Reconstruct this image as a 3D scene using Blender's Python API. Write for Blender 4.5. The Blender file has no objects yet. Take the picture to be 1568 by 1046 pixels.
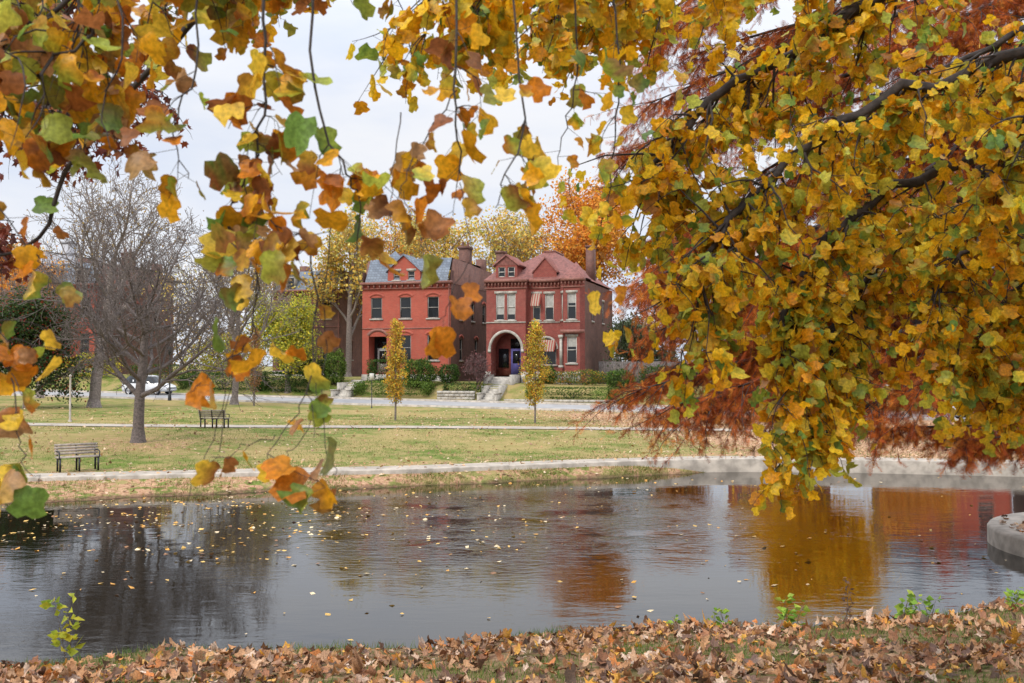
import bpy, math, random
import numpy as np
from mathutils import Vector, Matrix
R = np.random.default_rng(7)
random.seed(11)
scene = bpy.context.scene

# ------------------------------------------------------------------ mesh builder
class MB:
    def __init__(s):
        s.V=[]; s.n=0; s.L=[]; s.T=[]; s.MI=[]; s.C=[]; s.M=None
    def add(s,V,F,col=(1,1,1),mi=0):
        V=np.asarray(V,dtype=np.float64).reshape(-1,3)
        if s.M is not None:
            V=V@s.M[0].T+s.M[1]
        N=len(V)
        if isinstance(F,np.ndarray):
            s.L.append((F+s.n).ravel()); s.T.append(np.full(len(F),F.shape[1])); k=len(F)
        else:
            s.L.append(np.array([i for f in F for i in f])+s.n); s.T.append(np.array([len(f) for f in F])); k=len(F)
        s.MI.append(np.full(k,mi))
        c=np.asarray(col,dtype=np.float64)
        if c.ndim==1: c=np.tile(c,(N,1))
        s.C.append(c); s.V.append(V); s.n+=N
    def box(s,x0,x1,y0,y1,z0,z1,mi=0,col=(1,1,1)):
        V=[(x0,y0,z0),(x1,y0,z0),(x1,y1,z0),(x0,y1,z0),(x0,y0,z1),(x1,y0,z1),(x1,y1,z1),(x0,y1,z1)]
        s.add(V,[(3,2,1,0),(4,5,6,7),(0,1,5,4),(1,2,6,5),(2,3,7,6),(3,0,4,7)],col,mi)
    def tube(s,pts,rad,k=5,col=(1,1,1),mi=0):
        pts=[Vector(p) for p in pts]; n=len(pts); V=[]
        ref=Vector((0.31,0.77,0.21))
        for i,p in enumerate(pts):
            d=(pts[min(i+1,n-1)]-pts[max(i-1,0)])
            if d.length<1e-9: d=Vector((0,0,1))
            d.normalize()
            a=ref-d*ref.dot(d)
            if a.length<1e-3: a=Vector((1,0,0))-d*d.x
            a.normalize(); b=d.cross(a); ref=a
            r=rad[i]
            for j in range(k):
                t=2*math.pi*j/k
                q=p+a*(math.cos(t)*r)+b*(math.sin(t)*r)
                V.append((q.x,q.y,q.z))
        F=[]
        for i in range(n-1):
            for j in range(k):
                j2=(j+1)%k
                F.append((i*k+j,i*k+j2,(i+1)*k+j2,(i+1)*k+j))
        s.add(V,np.array(F),col,mi)
    def build(s,name,mats,parent=None,smooth=False,loc=None,rot=None):
        me=bpy.data.meshes.new(name)
        V=np.concatenate(s.V); L=np.concatenate(s.L).astype(np.int32); T=np.concatenate(s.T).astype(np.int32)
        me.vertices.add(len(V)); me.vertices.foreach_set("co",V.astype(np.float32).ravel())
        me.loops.add(len(L)); me.loops.foreach_set("vertex_index",L)
        me.polygons.add(len(T))
        st=np.concatenate([[0],np.cumsum(T)[:-1]]).astype(np.int32)
        me.polygons.foreach_set("loop_start",st)
        me.polygons.foreach_set("material_index",np.concatenate(s.MI).astype(np.int32))
        me.update(calc_edges=True)
        if smooth: me.polygons.foreach_set("use_smooth",np.ones(len(T),dtype=bool))
        C=np.concatenate(s.C); C=np.hstack([C,np.ones((len(C),1))]).astype(np.float32)
        a=me.color_attributes.new("Col","FLOAT_COLOR","POINT"); a.data.foreach_set("color",C.ravel())
        for m in mats: me.materials.append(m)
        me.validate()
        o=bpy.data.objects.new(name,me); scene.collection.objects.link(o)
        if parent: o.parent=parent
        if loc: o.location=loc
        if rot: o.rotation_euler=rot
        return o
def empty(name,loc=(0,0,0),rotz=0):
    e=bpy.data.objects.new(name,None); scene.collection.objects.link(e)
    e.location=loc; e.rotation_euler=(0,0,rotz); e.empty_display_size=0.3
    return e

# ------------------------------------------------------------------ materials
def newmat(name):
    m=bpy.data.materials.new(name); m.use_nodes=True
    nt=m.node_tree; nt.nodes.clear()
    o=nt.nodes.new("ShaderNodeOutputMaterial")
    return m,nt,o
def N(nt,t,**k):
    n=nt.nodes.new(t)
    for a,b in k.items():
        if a in n.inputs: n.inputs[a].default_value=b
        else: setattr(n,a,b)
    return n
def noise(nt,vec,scale,detail=4,rough=.55):
    n=N(nt,"ShaderNodeTexNoise"); n.inputs["Scale"].default_value=scale; n.inputs["Detail"].default_value=detail
    n.inputs["Roughness"].default_value=rough
    if vec is not None: nt.links.new(vec,n.inputs["Vector"])
    return n.outputs["Fac"]
def mixc(nt,f,a,b,mode='MIX'):
    n=nt.nodes.new("ShaderNodeMix"); n.data_type='RGBA'; n.blend_type=mode
    for s,v in ((0,f),(6,a),(7,b)):
        if hasattr(v,"is_output"): nt.links.new(v,n.inputs[s])
        elif s==0: n.inputs[s].default_value=v
        else: n.inputs[s].default_value=(*v,1)
    return n.outputs[2]
def ramp(nt,f,p0,p1,lo=0.0,hi=1.0):
    n=nt.nodes.new("ShaderNodeMapRange"); n.interpolation_type='SMOOTHSTEP'
    n.inputs[1].default_value=p0; n.inputs[2].default_value=p1; n.inputs[3].default_value=lo; n.inputs[4].default_value=hi
    nt.links.new(f,n.inputs[0]); return n.outputs[0]
def pos(nt): return nt.nodes.new("ShaderNodeNewGeometry").outputs["Position"]
def objc(nt): return nt.nodes.new("ShaderNodeTexCoord").outputs["Object"]
def bump(nt,h,strength,dist):
    b=nt.nodes.new("ShaderNodeBump"); b.inputs["Strength"].default_value=strength; b.inputs["Distance"].default_value=dist
    nt.links.new(h,b.inputs["Height"]); return b.outputs[0]
def simple(name,c,rough=.7,var=.25,scale=6,metal=0,bmp=.15,spec=.5):
    m,nt,o=newmat(name); b=N(nt,"ShaderNodeBsdfPrincipled"); v=objc(nt)
    f=noise(nt,v,scale,6)
    col=mixc(nt,ramp(nt,f,.3,.7),tuple(x*(1-var) for x in c),tuple(min(1,x*(1+var)) for x in c))
    nt.links.new(col,b.inputs["Base Color"]); b.inputs["Roughness"].default_value=rough; b.inputs["Metallic"].default_value=metal
    b.inputs["Specular IOR Level"].default_value=spec
    if bmp: nt.links.new(bump(nt,f,bmp,.05),b.inputs["Normal"])
    nt.links.new(b.outputs[0],o.inputs[0]); return m
def leafmat(name,trans=.4,rough=.45,spec=.4,nsc=30,nv=.25,spots=0):
    m,nt,o=newmat(name)
    a=N(nt,"ShaderNodeAttribute",attribute_name="Col")
    f=noise(nt,objc(nt),nsc,4)
    col=mixc(nt,1.0,a.outputs["Color"],mixc(nt,ramp(nt,f,.3,.7),(1-nv,1-nv,1-nv),(1+nv,1+nv,1+nv)),'MULTIPLY')
    if spots:
        col=mixc(nt,ramp(nt,noise(nt,objc(nt),nsc*1.3,5,.7),.60,.70,0,spots),col,(.13,.05,.015))
    b=N(nt,"ShaderNodeBsdfPrincipled"); b.inputs["Roughness"].default_value=rough; b.inputs["Specular IOR Level"].default_value=spec
    nt.links.new(col,b.inputs["Base Color"])
    if spots: nt.links.new(bump(nt,f,.35,.01),b.inputs["Normal"])
    t=N(nt,"ShaderNodeBsdfTranslucent"); nt.links.new(col,t.inputs["Color"])
    mx=N(nt,"ShaderNodeMixShader"); mx.inputs[0].default_value=trans
    nt.links.new(b.outputs[0],mx.inputs[1]); nt.links.new(t.outputs[0],mx.inputs[2]); nt.links.new(mx.outputs[0],o.inputs[0])
    return m
def brickmat(name,c1,c2,mortar,stain=.35):
    m,nt,o=newmat(name); b=N(nt,"ShaderNodeBsdfPrincipled"); v=objc(nt)
    sp=N(nt,"ShaderNodeSeparateXYZ"); nt.links.new(v,sp.inputs[0])
    ad=N(nt,"ShaderNodeMath",operation='ADD'); nt.links.new(sp.outputs[0],ad.inputs[0]); nt.links.new(sp.outputs[1],ad.inputs[1])
    cb=N(nt,"ShaderNodeCombineXYZ"); nt.links.new(ad.outputs[0],cb.inputs[0]); nt.links.new(sp.outputs[2],cb.inputs[1])
    br=N(nt,"ShaderNodeTexBrick"); nt.links.new(cb.outputs[0],br.inputs["Vector"])
    br.inputs["Scale"].default_value=1; br.inputs["Brick Width"].default_value=.24; br.inputs["Row Height"].default_value=.085
    br.inputs["Mortar Size"].default_value=.006
    br.inputs["Color1"].default_value=(*c1,1); br.inputs["Color2"].default_value=(*c2,1); br.inputs["Mortar"].default_value=(*mortar,1)
    f=noise(nt,v,.7,6,.65)
    col=mixc(nt,ramp(nt,f,.35,.7,0,stain),br.outputs["Color"],tuple(x*.35 for x in c1))
    f2=noise(nt,v,3,5,.6)
    col=mixc(nt,ramp(nt,f2,.45,.75,0,.35),col,(.34,.15,.10))
    nt.links.new(col,b.inputs["Base Color"]); b.inputs["Roughness"].default_value=.85
    nt.links.new(bump(nt,br.outputs["Fac"],.3,-.01),b.inputs["Normal"])
    nt.links.new(b.outputs[0],o.inputs[0]); return m

M_leaf=leafmat("tulip_leaf",.45,.40,.32,55,.28,.75)
M_litter=leafmat("dry_leaf",.12,.6,.3,60,.3)
M_fol=leafmat("foliage",.35,.6,.2,8,.25)
M_feather=leafmat("cypress_foliage",.3,.7,.15,8,.3)
M_grassb=leafmat("grass_blades",.3,.6,.2,8,.2)
M_bark=simple("bark_dark",(.040,.031,.027),.9,.45,18)
M_barkgrey=simple("bark_grey",(.17,.14,.12),.9,.4,10)
M_twig=simple("twig",(.10,.065,.045),.8,.3,20,bmp=0)
M_brick1=brickmat("brick_red",(.46,.085,.05),(.38,.062,.038),(.36,.17,.12),.25)
M_brick2=brickmat("brick_dark_red",(.29,.056,.042),(.22,.045,.035),(.25,.13,.1),.35)
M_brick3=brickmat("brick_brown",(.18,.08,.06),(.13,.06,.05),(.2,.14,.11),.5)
M_stone=simple("limestone",(.40,.37,.32),.8,.25,3)
M_trim=simple("white_trim",(.55,.53,.48),.6,.1,3)
M_frame=simple("window_frame",(.30,.28,.25),.6,.15,3)
M_cornice=simple("cornice_paint",(.24,.10,.075),.6,.2,4)
M_shingle=simple("roof_shingle",(.20,.075,.06),.85,.3,4)
M_dark=simple("dark_interior",(.02,.018,.016),.8,.2,3)
M_blind=simple("window_blind",(.36,.35,.32),.8,.15,5)
M_door=simple("painted_door_blue",(.11,.10,.30),.5,.15,3)
M_doorw=simple("painted_door_white",(.5,.5,.48),.5,.1,3)
M_metal=simple("dark_metal",(.04,.04,.042),.5,.2,8,metal=.6)
M_wood=simple("weathered_wood",(.34,.29,.24),.8,.25,9)
M_conc=simple("concrete",(.36,.31,.25),.85,.2,1.3)
M_kerb=simple("kerb_stone",(.40,.35,.29),.85,.3,2.5)
M_road=simple("asphalt_pale",(.30,.295,.29),.9,.15,.8)
M_fence=simple("fence_boards",(.14,.12,.11),.85,.3,5)
M_tire=simple("tire",(.02,.02,.02),.8,.1,5)
M_hub=simple("wheel_rim",(.4,.4,.42),.35,.1,5,metal=.8)
M_white=simple("car_paint_white",(.72,.73,.74),.25,.03,2,bmp=0)
M_silver=simple("car_paint_silver",(.45,.47,.50),.25,.03,2,bmp=0)
M_tail=simple("tail_light",(.4,.02,.02),.3,.1,2,bmp=0)
def glassmat():
    m,nt,o=newmat("window_glass"); b=N(nt,"ShaderNodeBsdfPrincipled"); b.inputs["Base Color"].default_value=(.012,.014,.016,1)
    b.inputs["Roughness"].default_value=.06
    nt.links.new(bump(nt,noise(nt,objc(nt),1.2,2),.12,.05),b.inputs["Normal"])
    nt.links.new(b.outputs[0],o.inputs[0]); return m
M_glass=glassmat()
def slatemat():
    m,nt,o=newmat("slate_roof"); b=N(nt,"ShaderNodeBsdfPrincipled"); v=objc(nt)
    br=N(nt,"ShaderNodeTexBrick"); sp=N(nt,"ShaderNodeSeparateXYZ"); nt.links.new(v,sp.inputs[0])
    ad=N(nt,"ShaderNodeMath",operation='ADD'); nt.links.new(sp.outputs[0],ad.inputs[0]); nt.links.new(sp.outputs[1],ad.inputs[1])
    cb=N(nt,"ShaderNodeCombineXYZ"); nt.links.new(ad.outputs[0],cb.inputs[0]); nt.links.new(sp.outputs[2],cb.inputs[1])
    nt.links.new(cb.outputs[0],br.inputs["Vector"]); br.inputs["Scale"].default_value=1
    br.inputs["Brick Width"].default_value=.3; br.inputs["Row Height"].default_value=.24; br.inputs["Mortar Size"].default_value=.012
    br.inputs["Color1"].default_value=(.17,.20,.24,1); br.inputs["Color2"].default_value=(.10,.12,.15,1); br.inputs["Mortar"].default_value=(.05,.055,.06,1)
    nt.links.new(br.outputs["Color"],b.inputs["Base Color"]); b.inputs["Roughness"].default_value=.65
    nt.links.new(b.outputs[0],o.inputs[0]); return m
M_slate=slatemat()
def awnmat():
    m,nt,o=newmat("striped_awning"); b=N(nt,"ShaderNodeBsdfPrincipled"); v=objc(nt)
    sp=N(nt,"ShaderNodeSeparateXYZ"); nt.links.new(v,sp.inputs[0])
    a=N(nt,"ShaderNodeMath",operation='MULTIPLY'); nt.links.new(sp.outputs[0],a.inputs[0]); a.inputs[1].default_value=4.2
    f=N(nt,"ShaderNodeMath",operation='FRACT'); nt.links.new(a.outputs[0],f.inputs[0])
    g=N(nt,"ShaderNodeMath",operation='GREATER_THAN'); nt.links.new(f.outputs[0],g.inputs[0]); g.inputs[1].default_value=.5
    nt.links.new(mixc(nt,g.outputs[0],(.38,.31,.24),(.30,.07,.05)),b.inputs["Base Color"]); b.inputs["Roughness"].default_value=.8
    nt.links.new(b.outputs[0],o.inputs[0]); return m
M_awn=awnmat()
def groundmat():
    m,nt,o=newmat("grass_ground"); b=N(nt,"ShaderNodeBsdfPrincipled"); p=pos(nt)
    a=N(nt,"ShaderNodeAttribute",attribute_name="Col"); sp=N(nt,"ShaderNodeSeparateColor"); nt.links.new(a.outputs["Color"],sp.inputs[0])
    fine=noise(nt,p,9,8,.7); mid=noise(nt,p,.9,6,.65); big=noise(nt,p,.16,4,.6)
    g=mixc(nt,ramp(nt,fine,.3,.7),(.065,.105,.018),(.175,.225,.045))
    g=mixc(nt,ramp(nt,mid,.40,.62,0,.8),g,(.33,.25,.11))
    g=mixc(nt,ramp(nt,big,.44,.60,0,.6),g,(.38,.27,.12))
    lit=mixc(nt,ramp(nt,fine,.35,.65),(.30,.155,.09),(.52,.33,.20))
    ad=N(nt,"ShaderNodeMath",operation='ADD'); nt.links.new(sp.outputs[0],ad.inputs[0])
    s2=ramp(nt,noise(nt,p,3,7,.7),.25,.75,-.5,.5); nt.links.new(s2,ad.inputs[1])
    c=mixc(nt,ramp(nt,ad.outputs[0],.35,.65),g,lit)
    c=mixc(nt,sp.outputs[1],c,mixc(nt,ramp(nt,fine,.35,.65),(.05,.032,.02),(.13,.085,.05)))
    nt.links.new(c,b.inputs["Base Color"]); b.inputs["Roughness"].default_value=.95; b.inputs["Specular IOR Level"].default_value=.1
    nt.links.new(bump(nt,fine,.6,.08),b.inputs["Normal"])
    nt.links.new(b.outputs[0],o.inputs[0]); return m
M_ground=groundmat()
def watermat():
    m,nt,o=newmat("pond_water"); b=N(nt,"ShaderNodeBsdfPrincipled"); p=pos(nt)
    mp=N(nt,"ShaderNodeMapping"); nt.links.new(p,mp.inputs[0]); mp.inputs["Scale"].default_value=(.8,1.9,1); mp.inputs["Rotation"].default_value=(0,0,.25)
    n1=noise(nt,mp.outputs[0],3.6,3,.55)
    n2=noise(nt,mp.outputs[0],.8,2,.5)
    # a breeze ruffles the middle of the pond, the margins stay calmer
    vd=N(nt,"ShaderNodeVectorMath",operation='DISTANCE')
    m0=N(nt,"ShaderNodeMapping"); nt.links.new(p,m0.inputs[0]); m0.inputs["Scale"].default_value=(.9,1,1)
    nt.links.new(m0.outputs[0],vd.inputs[0]); vd.inputs[1].default_value=(.6,23.0,0)
    br=ramp(nt,vd.outputs["Value"],1.5,7.0,1.9,.0)
    patch=ramp(nt,noise(nt,p,.22,4,.65),.40,.66,.06,.40)
    ad=N(nt,"ShaderNodeMath",operation='MULTIPLY_ADD'); nt.links.new(br,ad.inputs[0]); nt.links.new(ramp(nt,noise(nt,p,.5,3,.6),.35,.6,.15,1.2),ad.inputs[1]); nt.links.new(patch,ad.inputs[2])
    ml=N(nt,"ShaderNodeMath",operation='MULTIPLY'); nt.links.new(n1,ml.inputs[0]); nt.links.new(ad.outputs[0],ml.inputs[1])
    m2=N(nt,"ShaderNodeMath",operation='MULTIPLY_ADD'); nt.links.new(n2,m2.inputs[0]); m2.inputs[1].default_value=.35; nt.links.new(ml.outputs[0],m2.inputs[2])
    b.inputs["Base Color"].default_value=(.007,.006,.004,1); b.inputs["Roughness"].default_value=.02; b.inputs["IOR"].default_value=1.55
    nt.links.new(bump(nt,m2.outputs[0],.5,.022),b.inputs["Normal"])
    nt.links.new(b.outputs[0],o.inputs[0]); return m
M_water=watermat()

# ------------------------------------------------------------------ world, sun, camera
w=bpy.data.worlds.new("World"); scene.world=w; w.use_nodes=True; nt=w.node_tree; nt.nodes.clear()
out=nt.nodes.new("ShaderNodeOutputWorld"); bg=nt.nodes.new("ShaderNodeBackground"); bg.inputs[1].default_value=.1
sky=nt.nodes.new("ShaderNodeTexSky"); sky.sky_type='NISHITA'; sky.sun_disc=False
SUN_EL=math.radians(42); SUN_AZ=math.radians(220)
sky.sun_elevation=SUN_EL; sky.sun_rotation=SUN_AZ
tc=nt.nodes.new("ShaderNodeTexCoord"); sp=nt.nodes.new("ShaderNodeSeparateXYZ"); nt.links.new(tc.outputs["Generated"],sp.inputs[0])
lum=ramp(nt,sp.outputs[2],.20,.95,9.6,25.0)
mp=N(nt,"ShaderNodeMapping"); nt.links.new(tc.outputs["Generated"],mp.inputs[0]); mp.inputs["Scale"].default_value=(1.5,1.5,5)
cl=noise(nt,mp.outputs[0],1.6,6,.55)
cc=mixc(nt,ramp(nt,cl,.35,.65),(.80,.87,1.02),(1.0,1.01,1.05))
vs=N(nt,"ShaderNodeVectorMath",operation='SCALE'); nt.links.new(cc,vs.inputs[0]); nt.links.new(lum,vs.inputs["Scale"])
nt.links.new(mixc(nt,.93,sky.outputs[0],vs.outputs[0]),bg.inputs[0]); nt.links.new(bg.outputs[0],out.inputs[0])
sl=bpy.data.lights.new("sun","SUN"); sl.energy=2.2; sl.angle=math.radians(10); sl.color=(1,.94,.85)
so=bpy.data.objects.new("sun",sl); scene.collection.objects.link(so)
sd=Vector((math.sin(SUN_AZ)*math.cos(SUN_EL),math.cos(SUN_AZ)*math.cos(SUN_EL),math.sin(SUN_EL)))
so.rotation_euler=sd.to_track_quat('Z','Y').to_euler()
cam=bpy.data.cameras.new("camera"); co=bpy.data.objects.new("camera",cam); scene.collection.objects.link(co)
co.location=(0,0,3.6); co.rotation_euler=(math.radians(90+1.4),0,0)
cam.lens=35; cam.sensor_width=36; cam.clip_end=3000; cam.clip_start=.05
cam.dof.use_dof=True; cam.dof.focus_distance=25; cam.dof.aperture_fstop=4.5
scene.camera=co
scene.view_settings.view_transform='Standard'; scene.view_settings.look='None'; scene.view_settings.exposure=0

# ------------------------------------------------------------------ terrain functions
_xs=np.linspace(-60,60,481)
def _sm(xp,yp):
    y=np.interp(_xs,xp,yp); k=np.hanning(17); k/=k.sum()
    return np.convolve(np.pad(y,8,mode='edge'),k,mode='valid')
_YK=_sm([-60,-40,-14.5,-8,-3.6,2.5,7,11.5,16.8,30,60],[25,26.5,28.3,29.8,30.6,32.9,34.2,33.9,32.6,29,24])
_GAP=_sm([-60,-40,-14,-8,-3.6,2.5,5,9,60],[3,3,2.7,1.5,.95,.8,.65,.22,.22])
def ss(a,b,t): t=np.clip((t-a)/(b-a),0,1); return t*t*(3-2*t)
yk=lambda x: np.interp(x,_xs,_YK)
def ys(x):
    x=np.asarray(x,float); return yk(x)-np.interp(x,_xs,_GAP)+(.12*np.sin(x*1.7)+.06*np.sin(x*4.1))*ss(8,3,x)
yn=lambda x: 13.3+.19*np.clip(x,-30,40)+.18*np.sin(x*1.1)+.1*np.sin(x*2.7+1)
ANG=math.radians(16); CU,SU=math.cos(ANG),math.sin(ANG); OX,OY=0,74
def uv(x,y): dx=x-OX; dy=y-OY; return dx*CU-dy*SU, dx*SU+dy*CU
def xy(u,v): return OX+u*CU+v*SU, OY-u*SU+v*CU
def gz(x,y):
    x=np.asarray(x,float); y=np.asarray(y,float)
    t=yn(x)-y
    near=np.where(t>0,np.minimum(.149*t,2.1+.0*t)+.03*np.sin(x*2.1+y*1.7)*np.clip(t,0,1),np.maximum(.3*t,-.8))
    K=yk(x); S=ys(x)
    s=y-S
    gap=np.maximum(K-.2-S,.05)
    bk=ss(.30,.75,np.interp(x,_xs,_GAP))
    sh=np.where(s<0,np.maximum(.5*s,-.8),.34*bk*np.clip(s/gap,0,1)**.8)-.15*(1-bk)
    lawn=.36+ (.24-.015*np.clip(x,-60,60))*ss(K+2.2,K+16,y)+.05*np.sin(x*.13+1)*np.sin(y*.17)*ss(K+3,K+8,y)*ss(66,60,y)
    fr=np.where(y>K-.06,lawn,sh)
    u,v=uv(x,y)
    fr=fr+1.5*ss(7.6,11.5,v)
    return np.where(y<22,near,fr)

xg=np.concatenate([[-900,-500,-250,-140,-90],np.arange(-65,-16,1.0),np.arange(-16,18,.3),np.arange(18,66,1.0),[90,140,250,500,900]])
yg=np.concatenate([[-300,-100,-40,-15,-6],np.arange(-2,8,1.0),np.arange(8,17,.25),np.arange(17,24,.7),np.arange(24,36,.16),np.arange(36,100,1.0),np.arange(100,150,4),[160,200,300,500,900,1600]])
X,Y=np.meshgrid(xg,yg); Z=gz(X,Y)
nx,ny=len(xg),len(yg)
idx=np.arange(nx*ny).reshape(ny,nx)
F=np.stack([idx[:-1,:-1].ravel(),idx[:-1,1:].ravel(),idx[1:,1:].ravel(),idx[1:,:-1].ravel()],1)
lit=np.zeros_like(X)+.13
lit+=.75*ss(4,12,X+ .25*(Y-40))*ss(72,60,Y)*(Y>30)
K=yk(X)
lit+=np.where((Y<K)&(Y>22),np.where(X<-3,.45,.32),0)
lit+=.25*ss(2.5,.5,Y-K-1.5)*(Y>K)
lit+=.3*np.exp(-((X+14.5)**2+(Y-38)**2)/12)
lit+=.35*(Y<20)
mud=np.where(Y<20,.55,0)+np.where((Y>20)&(Z<.06)&(Y<40),.7,0)
lit=np.clip(lit,0,1)
g=MB(); g.add(np.stack([X.ravel(),Y.ravel(),Z.ravel()],1),F,np.stack([lit.ravel(),np.clip(mud,0,1).ravel(),0*lit.ravel()],1))
g.build("ground",[M_ground],smooth=True)
wm=MB(); wm.add([(-90,4,0),(90,4,0),(90,37,0),(-90,37,0)],[(0,1,2,3)]); wm.build("pond_water",[M_water])

def strip(name,mat,pa,pb,zoff=.02,kerbs=None,zf=None):
    b=MB(); n=len(pa); V=[]
    for a,c in zip(pa,pb):
        for q in (a,c): V.append((q[0],q[1],float(gz(q[0],q[1]))+zoff if zf is None else zf))
    b.add(V,[(2*i,2*i+2,2*i+3,2*i+1) for i in range(n-1)]); return b.build(name,[mat])
xs=np.linspace(-45,45,181)
strip("promenade_path",M_conc,[(x,yk(x)+.03) for x in xs],[(x,yk(x)+1.5) for x in xs],zf=.385)
b=MB()
V=[];Fk=[]
for i,x in enumerate(xs):
    k=float(yk(x))
    V+= [(x,k-.28,-.4),(x,k-.28,.42),(x,k-.25,.45),(x,k-.02,.45),(x,k+.02,.42),(x,k+.02,.2)]
for i in range(len(xs)-1):
    for j in range(5): Fk.append((6*i+j,6*i+6+j,6*i+7+j,6*i+1+j))
b.add(V,Fk); b.build("stone_kerb",[M_kerb])
xs=np.linspace(-60,30,120)
pth=lambda x:47.5+.02*x+1.2*math.sin(x*.05)
strip("lawn_path",M_conc,[(x,pth(x)-.9) for x in xs],[(x,pth(x)+.9) for x in xs],.03)
us=np.linspace(-110,90,60)
strip("street",M_road,[xy(u,-5) for u in us],[xy(u,5) for u in us],.03)
strip("sidewalk",M_conc,[xy(u,5.9) for u in us],[xy(u,7.4) for u in us],.10)
for sgn in (-1,1):
    b=MB()
    V=[];Fk=[]
    for u in us:
        for v,z in ((5.0*sgn,-.1),(5.0*sgn,.14),(5.22*sgn,.14),(5.22*sgn,-.1)):
            x,y=xy(u,v); V.append((x,y,float(gz(x,y))+z))
    for i in range(len(us)-1):
        for j in range(3): Fk.append((4*i+j,4*i+4+j,4*i+5+j,4*i+1+j))
    b.add(V,Fk); b.build("street_kerb",[M_kerb])
# concrete rounded pier
b=MB(); cx,cy,r=12.7,19.4,3.15; n=64
ring=[(math.cos(2*math.pi*i/n),math.sin(2*math.pi*i/n)) for i in range(n)]
prof=[(r,-.7),(r,.30),(r-.04,.35),(r-.55,.35),(r-.58,.30),(r-.58,.26)]
V=[(cx+c*q[0],cy+s_*q[0],q[1]) for c,s_ in ring for q in prof]; k=len(prof)
Fk=[(i*k+j,((i+1)%n)*k+j,((i+1)%n)*k+j+1,i*k+j+1) for i in range(n) for j in range(k-1)]
b.add(V,Fk)
b.add([(cx+c*(r-.56),cy+s_*(r-.56),.28) for c,s_ in ring],[tuple(range(n))],(1,0,0),1)
b.build("stone_pier",[M_kerb,M_ground])

# ------------------------------------------------------------------ leaves
_md=[(0,0),(0,.15),(0,.30),(0,.45),(0,.60),(0,.74),(0,.85)]
_rt=[(.10,-.05),(.32,-.01),(.50,.15),(.47,.30),(.38,.44),(.44,.58),(.54,.74),(.38,.86),(.20,.96)]
TUL_V=np.array(_md+_rt+[(-x,y) for x,y in _rt],float)
TUL_F=[]
for o_,fl in ((7,0),(16,1)):
    for f in [(0,o_,o_+1,1),(1,o_+1,o_+2),(1,o_+2,o_+3,2),(2,o_+3,o_+4,3),(3,o_+4,o_+5,4),(4,o_+5,o_+6,5),(5,o_+6,o_+7),(5,o_+7,o_+8,6)]:
        TUL_F.append(f[::-1] if fl else f)
def star(n,seed):
    rr=np.random.default_rng(seed); V=[(0,.35)]
    lob=[(-150,.3),(-120,.42),(-95,.22),(-60,.5),(-35,.26),(0,.62),(35,.26),(60,.5),(95,.22),(120,.42),(150,.3),(180,.33)]
    for a,l in lob:
        a=math.radians(a+rr.normal()*4); l*=1+rr.normal()*.08
        V.append((math.sin(a)*l,.35+math.cos(a)*l))
    n=len(lob); return np.array(V),[(0,1+(i+1)%n,1+i) for i in range(n)]
STAR_V,STAR_F=star(0,3)
SIM_V=np.array([(0,0),(.38,.45),(0,1),(-.38,.45)],float); SIM_F=[(0,1,2),(0,2,3)]
fv=[];ff=[]
for i in range(8):
    y0=.06+i*.115; wd=.30*math.sin(math.pi*(.15+.8*i/8))+.04
    for sg in (1,-1):
        k=len(fv); fv+=[(0,y0),(0,y0+.06),(sg*wd,y0+.17)]; ff.append((k,k+1,k+2))
k=len(fv); fv+=[(-.012,0),(.012,0),(0,1.02)]; ff.append((k,k+1,k+2))
FEA_V,FEA_F=np.array(fv),ff
def nrm(a): return a/np.maximum(np.linalg.norm(a,axis=1,keepdims=True),1e-9)
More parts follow.
